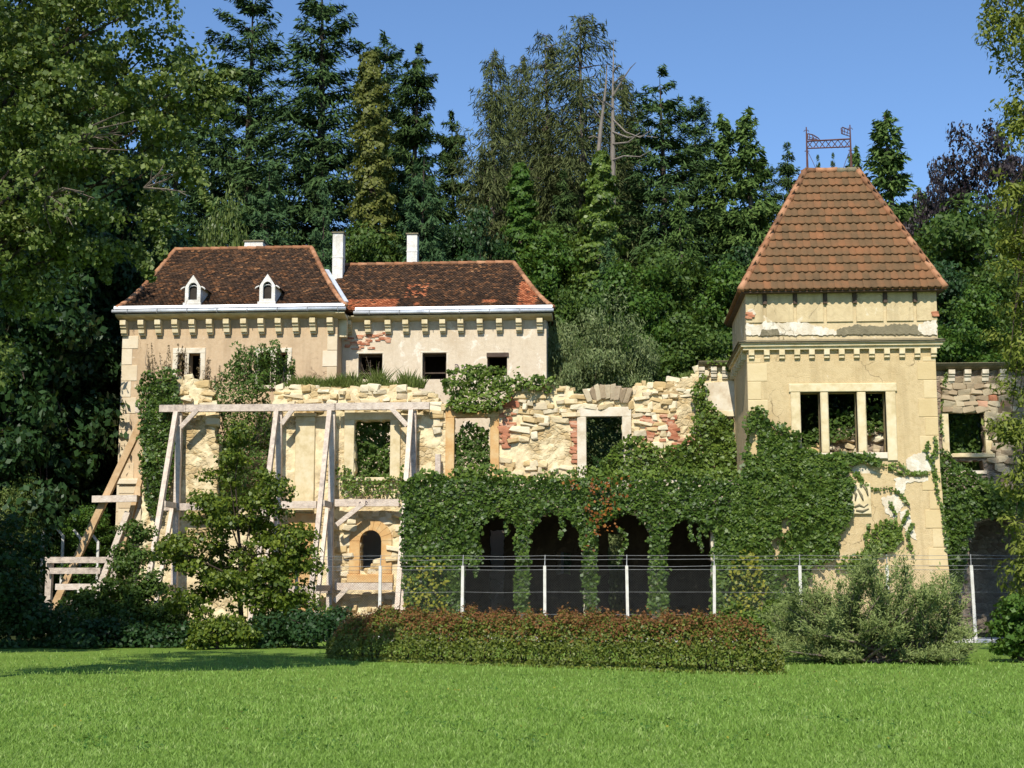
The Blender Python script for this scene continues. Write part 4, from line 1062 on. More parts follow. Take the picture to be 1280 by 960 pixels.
# buttress of cut stone at the corner
BT = thing('corner_buttress', 'pale stepped stone buttress at the foot of the house corner', 'buttress', (PX(160, 700, 52.4), 52.4, 0))
zb0 = PZ(606, 52.2)
zq = 0
while zq < zb0-.1:
    build('block', MB().chamfer_box(PX(147, 650, 52.2), PX(176, 650, 52.2), 52.2, 52.95, zq, min(zb0, zq+.55)-.012, .015), M['quoin_house'], BT); zq += .55
build('cap', MB().chamfer_box(PX(144.5, 600, 52.1), PX(178, 600, 52.1), 52.1, 52.95, zb0, zb0+.22, .03), M['quoin_house'], BT)

# ------------------------------------------------------------------ wire fence
YF = 43.0
PXD[0] = 760
FEN = thing('chain_link_fence', 'chain link fence on white concrete posts before the dark arches', 'fence', (PX(760, 790, YF), YF, 0))
posts = [372, 475, 577.5, 681, 784.5, 892, 1000.5, 1109, 1217, 1322]
fx = [PX(q, 740, YF) for q in posts]
def post(x, lean=0.):
    p_ = build('post', MB().beam((x, YF, 0), (x+lean, YF, PZ(707, YF)), .085), M['concrete'], FEN)
    build('arm', MB().tube([(x+lean, YF, PZ(708, YF)), (x+lean+.01, YF+.05, PZ(693.5, YF))], [.018, .015], 5), M['wire'], p_)
for i, x in enumerate(fx): post(x, (-.05, 0, .02, 0, -.02, .03, 0, .02, -.04, 0)[i])
for i in range(len(fx)-1):
    a, b = fx[i], fx[i+1]
    for py, r_ in ((694.5, .006), (699, .006), (707.5, .007), (712, .006), (740, .005), (768, .005)):
        z = PZ(py, YF); build('wire', MB().tube([(a, YF-.03, z), ((a+b)/2, YF-.03, z-rr.uniform(.0, .03)), (b, YF-.03, z)], [r_]*3, 4), M['wire'], FEN)
    mb = MB(); z0, z1 = .06, PZ(712, YF); s = .075; H = z1-z0; n = int((b-a+H)/s); r_ = .0016
    for sg in (1, -1):
        for k in range(n+1):
            c0 = a - H + k*s
            xa, xb = max(c0, a), min(c0+H, b)
            if xb <= xa: continue
            za, zb2 = z0 + (xa-c0), z0 + (xb-c0)
            if sg < 0: xa, xb = a+b-xa, a+b-xb
            p_, q_ = Vector((xa, YF-.03+sg*.003, za)), Vector((xb, YF-.03+sg*.003, zb2))
            d = (q_-p_).normalized(); nn = Vector((-d.z, 0, d.x))*r_; yy = Vector((0, r_, 0))
            mb.add([p_+nn, p_+yy, p_-nn, p_-yy, q_+nn, q_+yy, q_-nn, q_-yy], [(0,1,5,4),(1,2,6,5),(2,3,7,6),(3,0,4,7)])
    build('mesh_panel', mb, M['chain'], FEN)
# bent-top fence posts at the far left
for k, (q, py) in enumerate(((54, 664), (79, 669), (101, 672), (123, 677))):
    Y = 51.2; x = PX(q, py, Y); z = PZ(py, Y, q)
    w_ = ('leftmost', 'second from left', 'third from left', 'rightmost')[k]
    f = thing('fence_post', 'pale concrete fence post with bent top beyond the rail frame, %s of four' % w_, 'fence post', (x, Y, 0), 'bent top fence posts')
    build('shaft', MB().beam((x, Y, 0), (x, Y, z), .085), M['concrete'], f); build('arm', MB().beam((x, Y, z-.04), (x-.25, Y-.05, z+.28), .085), M['concrete'], f)

# ------------------------------------------------------------------ trees
def conifer_q(H, Rd, nb, ns, rng, start=.06, power=.85, up=.12, droop=.45, spray=.34, asp=.30, hang=.15, irr=.3, whorl=.55, width=.26, tipr=.25, flat=.6):
    nw = max(6, int(H/whorl)); t = start + (1-start)*(1 - rng.uniform(0, 1, nb)**.66)      # more branches low down
    t = np.clip((np.round(t*nw) + rng.normal(0, .13, nb))/nw, start, .995)
    az = rng.uniform(0, 2*np.pi, nb)
    lob = 1 + .16*np.sin(az*3 + t*9) + .10*np.sin(az*5 - t*17)
    L = Rd*(1-t)**power*(1-irr*rng.uniform(0, 1, nb)**1.5)*lob + tipr*rng.uniform(.4, 1, nb)
    cnt = np.maximum(5, (ns*(.25+L/Rd)).astype(int)); ix = np.repeat(np.arange(nb), cnt); n = len(ix)
    s = rng.uniform(.02, 1, n)**.6
    Ls, azs, ts = L[ix], az[ix], t[ix]
    wid = Ls*width*np.sqrt(np.clip(1.05-s, 0, 1))*np.clip(s*3, .3, 1) + .06
    off = rng.uniform(-1, 1, n)*wid
    o = np.stack([np.cos(azs), np.sin(azs), 0*azs], 1); pr = np.stack([-np.sin(azs), np.cos(azs), 0*azs], 1)
    upv = (up + .45*ts)[:,None]*0 + (up + .5*ts**2)[:,None]
    z = H*ts + Ls*((up + .5*ts**2)*s - droop*s*s*(1-.6*ts)) - np.abs(off)*.25 - hang*rng.uniform(0, 1, n)**2 + rng.normal(0, .05, n)
    Pn = o*(Ls*s)[:,None] + pr*off[:,None]; Pn[:,2] = z
    T = o*.8 + pr*(np.sign(off)*.55)[:,None]; T[:,2] -= droop*s*.9 + hang*1.2 - .25*ts
    N = np.stack([o[:,0]*.5, o[:,1]*.5, np.full(n, flat)], 1)
    return leaf_quads(Pn, N, spray, asp, rng, .45, 0, T, .1), (t, az, L)
def tubes_branches(mb, H, t, az, L, rng, every=3, r=.03, up=.12, droop=.45):
    for i in range(0, len(t), every):
        pts = []
        for s in (0, .35, .7):
            pts.append((math.cos(az[i])*L[i]*s, math.sin(az[i])*L[i]*s, H*t[i] + L[i]*((up+.5*t[i]**2)*s - droop*s*s*(1-.6*t[i]))))
        mb.tube(pts, [r*L[i]*.5+.012, r*L[i]*.3+.01, .008], 4, cap=False)

PROTO = {}
def proto_conifer(key, mat, bark, trunk_r=.28, **kw):
    seed = sum(ord(c) for c in key); rng = np.random.default_rng(seed); H, Rd = kw['H'], kw['Rd']
    Q, (t, az, L) = conifer_q(rng=rng, **kw)
    mb = MB(); k = 8
    mb.tube([(.06*math.sin(i*1.3), .06*math.cos(i*2.1), H*.99*i/k - (.6 if i == 0 else 0)) for i in range(k+1)], [trunk_r*(1-i/k)**.8+.008 for i in range(k+1)], 8)
    tubes_branches(mb, H, t, az, L, rng, 2 if key.startswith('larch') else 4, .035, kw.get('up', .12), kw.get('droop', .45))
    me = bpy.data.meshes.new(key+'_trunk'); me.from_pydata(mb.v, [], mb.f); me.materials.append(M[bark]); me.update()
    PROTO[key] = (me, quads_mesh(key+'_crown', Q, M[mat]), H, Rd)

proto_conifer('fir_a', 'fir', 'bark_dark', .4, H=26, Rd=4.6, nb=640, ns=124, start=.05, power=.62, up=.20, droop=.34, spray=.36, asp=.20, hang=.26, irr=.50, whorl=.95, width=.36, tipr=.45)
proto_conifer('fir_b', 'fir', 'bark_dark', .4, H=26, Rd=4.6, nb=600, ns=120, start=.08, power=.56, up=.26, droop=.32, spray=.36, asp=.20, hang=.26, irr=.55, whorl=1.05, width=.38, tipr=.5)
proto_conifer('spruce', 'spruce', 'bark_dark', .35, H=22, Rd=3.6, nb=640, ns=125, start=.04, power=.70, up=.12, droop=.38, spray=.34, asp=.19, hang=.3, irr=.46, whorl=.8, width=.32, tipr=.3)
proto_conifer('fir_blue', 'fir_blue', 'bark_dark', .3, H=16, Rd=3.9, nb=520, ns=115, start=.03, power=.70, up=.18, droop=.30, spray=.27, asp=.22, hang=.12, irr=.38, whorl=.75, width=.26, tipr=.25)
proto_conifer('thuja', 'thuja', 'bark', .3, H=18, Rd=3.0, nb=680, ns=100, start=.03, power=.80, up=.30, droop=.36, spray=.28, asp=.28, hang=.35, irr=.36, whorl=.6, width=.34, tipr=.25, flat=.2)
proto_conifer('larch_a', 'larch', 'bark', .24, H=24, Rd=3.4, nb=420, ns=130, start=.22, power=.58, up=.10, droop=.40, spray=.32, asp=.13, hang=.75, irr=.55, whorl=.7, width=.26, tipr=.3, flat=.0)
proto_conifer('larch_b', 'larch', 'bark', .26, H=25, Rd=3.8, nb=430, ns=135, start=.24, power=.50, up=.08, droop=.38, spray=.32, asp=.13, hang=.9, irr=.55, whorl=.8, width=.28, tipr=.35, flat=.0)

def broad_q(rng, blobs, n_clump, per, leaf, asp=.62, cr=(.35, .8), shell=.55, droop=.5, jit=.7):
    """leaf clumps spread through ellipsoid blobs [(centre, radii)]"""
    vol = np.array([b[1][0]*b[1][1]*b[1][2] for b in blobs])**.67; pick = rng.choice(len(blobs), n_clump, p=vol/vol.sum())
    C = np.array([b[0] for b in blobs], float)[pick]; Rr = np.array([b[1] for b in blobs], float)[pick]
    d = unit(rng.normal(0, 1, (n_clump, 3))); r = shell + (1.05-shell)*rng.uniform(0, 1, n_clump)**.7
    d = d*r[:,None]; cc = C + d*Rr; cs = rng.uniform(cr[0], cr[1], n_clump)
    k = (per*(cs/np.mean(cr))**2*rng.uniform(.6, 1.4, n_clump)).astype(int)+3; ix = np.repeat(np.arange(n_clump), k); n = len(ix)
    e = unit(rng.normal(0, 1, (n, 3))); e[:,2] *= .6
    Pn = cc[ix] + e*(cs[ix]*rng.uniform(0, 1, n)**.45)[:,None]
    N = unit(d[ix])*.5 + e*.5; N[:,2] += .45
    return leaf_quads(Pn, N, leaf, asp, rng, jit, droop), cc
def limbs(mb, base, targets, r0, rng, trunk_top, n=6):
    tt = Vector(trunk_top); mb.tube([Vector(base)-Vector((0,0,.4)), Vector(base).lerp(tt, .35)+Vector((rng.normal(0,.08), rng.normal(0,.08), 0)), tt], [r0, r0*.82, r0*.5], 8)
    for t in targets:
        t = Vector(t); s = Vector(base).lerp(tt, rng.uniform(.55, 1)); m = s.lerp(t, .5) + Vector((rng.normal(0,.15), rng.normal(0,.15), rng.uniform(.1, .4)))
        mb.tube([s, m, t], [r0*.32, r0*.2, r0*.06], 5, cap=False)
def proto_broad(key, mat, bark, H, Rd, nblob, ncl, per, leaf, asp=.62, seed=1, low=.22, r0=.22, cr=(.4, .9), flat=.42):
    rng = np.random.default_rng(seed); blobs = []
    for i in range(nblob):
        h = low + (1-low)*(i+.5)/nblob; a = i*2.4 + rng.uniform(-.4, .4); env = math.sqrt(max(.05, 1-((h-.52)/.56)**2))
        rad = Rd*env*.55*rng.uniform(.5, 1.0); s = Rd*flat*rng.uniform(.75, 1.2)
        blobs.append(((rad*math.cos(a), rad*math.sin(a), H*h*.93), (s, s, s*.72)))
    Q, cc = broad_q(rng, blobs, ncl, per, leaf, asp, cr)
    mb = MB(); limbs(mb, (0,0,0), [b[0] for b in blobs], r0, rng, (rng.normal(0,.2), rng.normal(0,.2), H*.62))
    me = bpy.data.meshes.new(key+'_trunk'); me.from_pydata(mb.v, [], mb.f); me.materials.append(M[bark]); me.update()
    PROTO[key] = (me, quads_mesh(key+'_crown', Q, M[mat]), H, Rd)
for key, mat, sd in (('broad_a', 'leaf_green', 3), ('broad_b', 'leaf_bright', 4), ('broad_dark', 'leaf_dark', 5)):
    proto_broad(key, mat, 'bark_dark', 10, 3.6, 15, 135, 190, .21, seed=sd, cr=(.6, 1.15))
    proto_broad(key+'_tall', mat, 'bark_dark', 17, 3.4, 25, 200, 190, .21, seed=sd+10, low=.08, cr=(.6, 1.15))
proto_broad('beech_purple', 'leaf_purple', 'bark_dark', 16, 4.6, 24, 230, 110, .19, seed=6, cr=(.45, 1.0))
proto_broad('willow', 'leaf_willow', 'bark', 10, 2.8, 20, 200, 150, .17, .34, seed=7, low=.05, r0=.12, cr=(.45, .9))
proto_broad('lime_bush', 'leaf_lime', 'bark', 8, 3.0, 13, 240, 84, .16, seed=8, low=.1)

def put(key, name, px, py, Y, rpx, label, cat='tree', group=None, rot=None, sink=.3):
    top = P(px, py, Y); zb = float(hill(top.x, Y)) - sink
    h = top.z - zb; r_ = rpx * Y / FPX
    if key + '_tall' in PROTO:
        r_ *= 1.25
        if h / r_ > 3.7: key += '_tall'
    tm, cm, H, Rd = PROTO[key]
    o = thing(name, label, cat, (top.x, Y, zb), group); o.scale = (r_/Rd, r_/Rd, h/H); o.rotation_euler.z = rot if rot is not None else rr.uniform(0, 6.28)
    link('trunk', tm, o); link('crown', cm, o); return o
GC, GB = 'conifers on the hill behind', 'leafy trees on the hill behind'
put('fir_b', 'fir_tree', 316, -14, 82, 134, 'tall dark fir behind the left roof, next to the big leafy tree', 'tree', GC)
put('fir_a', 'fir_tree', 404, -38, 76, 150, 'tallest dark fir rising out of the top edge above the first chimney', 'tree', GC)
put('fir_b', 'fir_tree', 484, 50, 84, 100, 'dark fir behind the golden ivy column', 'tree', GC)
put('spruce', 'spruce_tree', 521, 56, 74, 104, 'pointed dark spruce right of the golden ivy column', 'tree', GC)
put('spruce', 'spruce_tree', 566, 140, 82, 80, 'half hidden dark spruce between pointed spruce and larches', 'tree', GC)
put('fir_blue', 'young_fir', 529, 186, 66, 104, 'young blue green fir above the wing ridge', 'tree', GC)
put('fir_blue', 'young_fir', 336, 208, 66, 118, 'broad young fir above the ridge with dormers', 'tree', GC)
put('fir_blue', 'young_fir', 405, 232, 65, 70, 'short young fir behind the left tall chimney', 'tree', GC)
put('larch_a', 'larch_tree', 616, 62, 74, 100, 'thin larch with bare trunk behind the wing roof end', 'tree', GC)
put('larch_b', 'larch_tree', 683, 42, 80, 118, 'drooping olive larch left of the tallest larch', 'tree', GC)
put('larch_b', 'larch_tree', 726, 20, 78, 136, 'tallest drooping larch in the middle of the skyline', 'tree', GC)
put('larch_a', 'larch_tree', 650, 72, 86, 80, 'thin grey topped larch between two fuller larches', 'tree', GC)
put('larch_a', 'larch_tree', 778, 92, 84, 100, 'sparse larch behind the bare dead stems', 'tree', GC)
put('fir_a', 'fir_tree', 826, 90, 76, 134, 'bluish fir right of the bare dead stems', 'tree', GC)
put('fir_b', 'fir_tree', 868, 126, 84, 84, 'fir shoulder right behind the bluish fir', 'tree', GC)
put('thuja', 'cypress_tree', 934, 136, 78, 108, 'light green cypress left of the tower roof', 'tree', GC)
put('thuja', 'cypress_tree', 903, 143, 82, 92, 'twin topped cypress left of the light green cypress', 'tree', GC)
put('spruce', 'spruce_tree', 984, 180, 82, 60, 'small spruce close behind the tower roof left slope', 'tree', GC)
put('spruce', 'spruce_tree', 1022, 195, 92, 24, 'tiny spruce tip between the crest poles, left one', 'tree', GC)
put('spruce', 'spruce_tree', 1041, 192, 92, 22, 'tiny spruce tip between the crest poles, right one', 'tree', GC)
put('thuja', 'cypress_tree', 1069, 184, 86, 66, 'small cypress right of the iron crest', 'tree', GC)
put('thuja', 'cypress_tree', 1108, 140, 80, 118, 'pointed dense cypress right of the tower roof', 'tree', GC)
put('spruce', 'spruce_tree', 786, 150, 86, 74, 'dark spruce between dead stems and bluish fir', 'tree', GC)
put('fir_a', 'fir_tree', 270, 90, 88, 96, 'dark fir between the leafy tree and the tall dark fir', 'tree', GC)
put('spruce', 'spruce_tree', 610, 190, 88, 84, 'dark spruce filling the gap below the first larch', 'tree', GC)
put('fir_b', 'fir_tree', 955, 205, 90, 74, 'dark fir low behind the light green cypress', 'tree', GC)
put('thuja', 'cypress_tree', 850, 240, 70, 76, 'light cypress in front of the bluish fir', 'tree', GC)
put('spruce', 'spruce_tree', 705, 215, 72, 70, 'spruce below the tallest drooping larch', 'tree', GC)
put('thuja', 'cypress_tree', 1150, 235, 86, 70, 'dim cypress between pointed cypress and copper beech', 'tree', GC)
put('fir_blue', 'young_fir', 760, 300, 64, 70, 'young fir below the dead stems', 'tree', GC)
put('beech_purple', 'copper_beech', 1238, 148, 72, 100, 'dark purple copper beech on the right skyline', 'tree')
put('beech_purple', 'copper_beech', 1172, 206, 76, 60, 'smaller dark purple beech left of the bigger one', 'tree')
for q, py, Y, r_, k, lab in ((1190, 236, 66, 84, 'broad_a', 'rounded green tree below the copper beech'), (1252, 300, 62, 76, 'broad_a', 'green tree above the ruined right wing'),
     (1150, 300, 62, 60, 'broad_dark', 'dark leafy tree touching the tower roof right slope'), (1205, 360, 58, 62, 'broad_b', 'bright bush tree above the right wing cornice'),
     (660, 292, 68, 70, 'broad_b', 'bright leafy tree right of the wing roof'), (706, 270, 70, 66, 'broad_a', 'leafy tree under the larches'), (640, 240, 78, 60, 'broad_b', 'ivy green tree between larch trunks'),
     (842, 300, 66, 74, 'broad_a', 'leafy tree below the bluish fir'), (790, 330, 64, 64, 'broad_b', 'bright leafy tree over the middle of the ruin'), (893, 330, 66, 64, 'broad_b', 'leafy tree left of the tower eaves'),
     (868, 400, 60, 66, 'broad_a', 'round leafy bush left of the tower cornice'), (722, 350, 60, 60, 'broad_a', 'leafy tree behind the grey willow'), (925, 300, 72, 56, 'broad_dark', 'dark leafy tree behind the tower'),
     (470, 270, 68, 66, 'broad_a', 'leafy tree between the two tall chimneys'), (590, 250, 68, 50, 'broad_dark', 'dark leafy tree behind the wing ridge end'), (270, 255, 64, 50, 'lime_bush', 'yellowish bush tree behind the left hip'),
     (600, 290, 62, 46, 'fir_blue', 'low conifer bush over the wing ridge end')):
    put(k, 'leafy_tree' if k != 'fir_blue' else 'young_fir', q, py, Y, r_, lab, 'tree', GB)
put('willow', 'willow_bush', 745, 372, 57, 72, 'grey green willow bush growing inside the ruin', 'bush'); put('willow', 'willow_bush', 700, 385, 55.5, 48, 'willow bush against the wing end wall', 'bush')
put('willow', 'willow_bush', 800, 405, 58, 58, 'low willow bush behind the ruin crest', 'bush')
# dark wood on the left, its shade put into the leaf colour
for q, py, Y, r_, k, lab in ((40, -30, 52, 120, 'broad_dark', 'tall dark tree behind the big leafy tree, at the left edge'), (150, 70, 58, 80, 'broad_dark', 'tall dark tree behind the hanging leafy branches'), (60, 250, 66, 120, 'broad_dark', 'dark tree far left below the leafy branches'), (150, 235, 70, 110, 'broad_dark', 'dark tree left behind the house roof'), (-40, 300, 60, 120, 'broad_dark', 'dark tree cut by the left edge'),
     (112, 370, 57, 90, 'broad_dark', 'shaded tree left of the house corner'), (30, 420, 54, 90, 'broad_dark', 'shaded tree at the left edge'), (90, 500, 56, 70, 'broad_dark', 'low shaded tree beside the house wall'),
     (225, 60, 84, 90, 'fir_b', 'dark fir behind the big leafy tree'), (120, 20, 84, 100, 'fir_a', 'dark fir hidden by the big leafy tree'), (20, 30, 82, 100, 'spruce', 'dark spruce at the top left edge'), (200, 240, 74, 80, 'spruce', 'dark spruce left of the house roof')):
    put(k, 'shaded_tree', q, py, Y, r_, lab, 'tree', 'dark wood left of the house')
for q, py, Y, r_, k, lab in ((100, 635, 52.6, 46, 'broad_b', 'sunlit bush behind the bent top posts'), (55, 650, 52.6, 40, 'broad_a', 'sunlit bush at the far left behind posts'), (135, 655, 52.6, 30, 'broad_b', 'small sunlit bush behind the slanting props'), (22, 600, 50, 40, 'lime_bush', 'yellowish bush at the left edge')):
    put(k, 'bush', q, py, Y, r_, lab, 'bush', 'bushes behind the props')
# low woodland cover over the slope
rng = np.random.default_rng(77); n = 15000
bx = rng.uniform(-34, 40, n); byy = 59 + 50*rng.uniform(0, 1, n)**1.3; ok = ~((bx > hx0-1) & (bx < wx1+1) & (byy < 62.5)); bx, byy = bx[ok], byy[ok]
Pn = np.stack([bx, byy, hill(bx, byy) + 1.6*rng.uniform(0, 1, len(bx))*(1+.6*vnoise(bx*.3, byy*.3, 5))], 1)
Q = leaf_quads(Pn, np.tile([0, -.5, .8], (len(bx), 1)), .42, .6, rng, .7, .4)
tag(quads_obj('undergrowth', Q, M['leaf_dark']), 'dark leafy undergrowth covering the wooded slope', 'undergrowth', None, 'stuff')

# bare dead stems
DT = thing('dead_tree', 'two bare grey dead stems with crooked branches on the skyline', 'tree', (PX(758, 400, 71), 71, float(hill(0, 71))))
Yd = 71
build('trunk', MB().tube([pb(752, 420, Yd), pb(746, 215, Yd), pb(751, 160, Yd), pb(757, 112, Yd), pb(759, 80, Yd)], [.15, .12, .09, .05, .012], 7), M['bark_dead'], DT)
build('trunk', MB().tube([pb(768, 420, Yd+.5), pb(766, 190, Yd+.5), pb(766, 130, Yd+.5), pb(767, 50, Yd+.5)], [.15, .12, .075, .010], 7), M['bark_dead'], DT)
for pts in ([(767,150),(782,165),(800,172),(818,160)], [(766,165),(785,172),(806,170),(822,172)], [(766,120),(778,100),(788,85),(795,78)], [(766,180),(785,178),(800,166)], [(752,150),(744,140),(738,132)], [(754,130),(746,122),(742,118)], [(767,105),(774,98),(780,96)], [(766,135),(757,128),(754,126)], [(767,90),(771,84),(774,83)], [(766,200),(780,195),(800,196),(814,188)], [(752,175),(742,170),(736,172)]):
    build('branch', MB().tube([pb(a, b, Yd+.4 - .3*i) for i, (a, b) in enumerate(pts)], [.05, .04, .028, .012][:len(pts)], 5), M['bark_dead'], DT)
# ivy-clad stems
def ivy_column(name, label, px, y0, y1, Y, r0, r1, mat, n, leaf=.2, seed=1, cat='tree'):
    rng = np.random.default_rng(seed); top, bot = P(px[1], y0, Y), P(px[0], y1, Y); o = thing(name, label, cat, (bot.x, Y, float(hill(bot.x, Y))))
    build('trunk', MB().tube([(bot.x, Y, float(hill(bot.x, Y))-.3), tuple(bot), tuple(top - Vector((0,0,.3)))], [.3, .26, .1], 7), M['bark_dark'], o)
    t = rng.uniform(0, 1, n); a = rng.uniform(0, 6.283, n); lob = 1 + .30*np.sin(t*46 + a*2) + .22*np.sin(t*95 - a*3) + .18*vnoise(a*2, t*30, seed)
    rad = (r0 + (r1-r0)*t)*lob*np.sqrt(np.clip((1.02-t)*9, 0, 1))*rng.uniform(.55, 1.05, n)**.6
    Pn = np.stack([bot.x + (top.x-bot.x)*t + rad*np.cos(a), Y + rad*np.sin(a), bot.z + (top.z-bot.z)*t], 1)
    quads_obj('crown', leaf_quads(Pn, np.stack([np.cos(a), np.sin(a), .35+0*a], 1), leaf, .75, rng, .5, .8), M[mat], o)
ivy_column('ivy_clad_trunk', 'golden green ivy clad column tree between the firs', (468, 463), 66, 420, 69, 1.2, .6, 'ivy_gold', 15000, .19, 1)
ivy_column('ivy_clad_trunk', 'green ivy clad stem below the bare dead stems', (744, 752), 190, 470, 69, 1.9, .4, 'ivy_light', 17000, .18, 2)
ivy_column('ivy_clad_trunk', 'green ivy clad stem between two larches', (655, 650), 205, 400, 70, 1.1, .4, 'leaf_bright', 9000, .19, 3)

# ------------------------------------------------------------------ near trees: the big leafy tree on the left, the conifer on the right
YL = 21.5
rng = np.random.default_rng(12)
def bl(px, py, r_, Y=YL, fz=.8): p = P(px, py, Y); return ((p.x, p.y, p.z), (r_, r_, r_*fz))
LTX = -11.2
LT = thing('leafy_tree', 'big leafy tree with hanging branches at the upper left edge', 'tree', (LTX, YL, 0))
blobs = [bl(q, py, r_*.78, YL+d) for q, py, r_, d in ((-90,60,2.3,0), (20,60,1.7,0), (110,35,1.5,-.4), (190,60,1.1,.4), (225,110,.8,.4), (140,130,1.2,-.4), (50,165,1.5,-.6), (-60,220,1.9,0), (262,105,.45,.4), (215,165,.75,.4),
         (185,215,.7,.2), (120,230,.9,-.3), (60,280,1.1,-.3), (-30,330,1.3,0), (195,270,.42,.3), (230,215,.4,.3), (110,310,.7,0), (-140,380,1.6,0), (60,-60,2.0,0), (150,-40,1.3,0), (-100,-100,2.2,0), (252,130,.4,.5), (-20,130,1.4,-.8), (30,230,1.3,-.5), (90,180,1.0,-.8), (60,110,1.2,-.8), (-10,20,1.4,-.9), (165,15,.9,-.5), (10,300,1.1,-.4), (100,265,.7,-.6), (-60,440,1.3,.4), (40,370,.8,.3))]
Q, cc = broad_q(rng, blobs, 820, 62, .080, .8, (.15, .36), .35, .7, .75)
quads_obj('crown', Q, M['leaf_lime'], LT)
hang = []
for (a, b, c_, d) in ((235, 105, 300, 92), (225, 120, 296, 112), (180, 250, 205, 320), (165, 300, 190, 350), (230, 180, 262, 262), (205, 240, 215, 275), (120, 300, 135, 352)):
    t = rng.uniform(0, 1, 420)**.8; p0, p1 = np.array(P(a, b, 21.8)), np.array(P(c_, d, 21.8)); hang.append(p0 + (p1-p0)*t[:,None] + rng.normal(0, .08, (420, 3))*(1.3-t)[:,None])
hang = np.concatenate(hang); quads_obj('hanging_sprays', leaf_quads(hang, np.tile([0, -.7, .5], (len(hang), 1)), .08, .85, rng, .6, 1.), M['leaf_lime'], LT)
mb = MB(); limbs(mb, (LTX, YL, 0), [b[0] for b in blobs], .17, rng, (LTX-.4, YL, 8.0)); build('trunk', mb, M['bark_dark'], LT)
for i, (s0, fan) in enumerate((((75, 188), [(150,165),(160,188),(155,140),(128,150),(118,200),(172,150)]), ((60, 245), [(105,240),(75,262),(92,285),(88,268),(118,248),(60,280)]), ((180, 235), [(222,215),(232,240),(205,205)]))):
    mb = MB(); a = Vector(pb(*s0, 20.6))
    for q, py in fan:
        e = Vector(pb(q, py, 20.4 + rng.uniform(-.3, .3))); m_ = a.lerp(e, .5) + Vector((rng.normal(0,.04), rng.normal(0,.05), rng.uniform(0,.12)))
        mb.tube([a, m_, e], [.02, .014, .005], 4)
        for k in range(3):
            s1 = a.lerp(e, rng.uniform(.3, .9)); mb.tube([s1, s1 + Vector((rng.normal(.05,.12), rng.normal(0,.1), rng.normal(-.05,.15)))], [.009, .003], 4)
    build('dead_branch', mb, M['bark'], LT)
# trees out of frame on the left whose shade falls on the lawn edge and the wood
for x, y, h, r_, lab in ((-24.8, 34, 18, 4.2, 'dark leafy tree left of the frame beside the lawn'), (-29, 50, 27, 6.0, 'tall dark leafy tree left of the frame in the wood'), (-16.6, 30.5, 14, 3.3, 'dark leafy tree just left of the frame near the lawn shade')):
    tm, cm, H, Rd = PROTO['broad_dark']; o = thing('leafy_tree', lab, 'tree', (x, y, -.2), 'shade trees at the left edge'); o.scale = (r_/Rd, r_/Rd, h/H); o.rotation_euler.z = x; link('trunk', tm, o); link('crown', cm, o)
# right-hand conifer with golden green sprays
rng = np.random.default_rng(21)
RT = thing('cypress_tree', 'golden green cypress with drooping sprays along the right edge', 'tree', (11.6, 33, 0))
blobs = [bl(1262, 18, .62, 33, 1), bl(1300, 40, 1.1, 33, 1), bl(1290, 110, .8, 33, 1), bl(1310, 180, 1.0, 33, 1), bl(1275, 165, .45, 33, 1), bl(1282, 255, .65, 33, 1), bl(1310, 300, 1.0, 33, 1), bl(1268, 300, .4, 33, 1), bl(1280, 370, .5, 33, 1), bl(1266, 405, .35, 33, 1), bl(1300, 440, .9, 33, 1.1), bl(1275, 490, .42, 33, 1), bl(1295, 560, .75, 33, 1.1),
         bl(1275, 600, .4, 33, 1), bl(1290, 680, .65, 33, 1.1), bl(1268, 660, .3, 33, 1), bl(1285, 760, .55, 33, 1.1), bl(1340, 200, 1.8, 33.5, 1.6), bl(1345, 450, 1.8, 33.5, 1.8), bl(1340, 700, 1.6, 33.5, 1.2), ((11.6, 33, 17.5), (2.0, 2.2, 2.6)), ((11.0, 33, 21.5), (1.9, 2.0, 2.6)), ((12.0, 33.4, 25), (1.6, 1.6, 2.4)), ((13.6, 34, 20), (2.2, 2.2, 3.0)), bl(1330, -80, 1.8, 33, 1.3), bl(1258, 240, .35, 33, 1), bl(1268, 345, .4, 33, 1), bl(1262, 450, .4, 33, 1), bl(1262, 540, .38, 33, 1), bl(1272, 720, .4, 33, 1), bl(1232, 15, .3, 32.8, 1), bl(1245, 45, .3, 32.8, 1)]
Q, cc = broad_q(rng, blobs, 1200, 60, .145, .36, (.20, .48), .3, 1.1, .5)
quads_obj('crown', Q, M['cypress_gold'], RT); mb = MB(); limbs(mb, (11.6, 33, 0), [b[0] for b in blobs], .15, rng, (11.6, 33, 22)); build('trunk', mb, M['bark_dark'], RT)

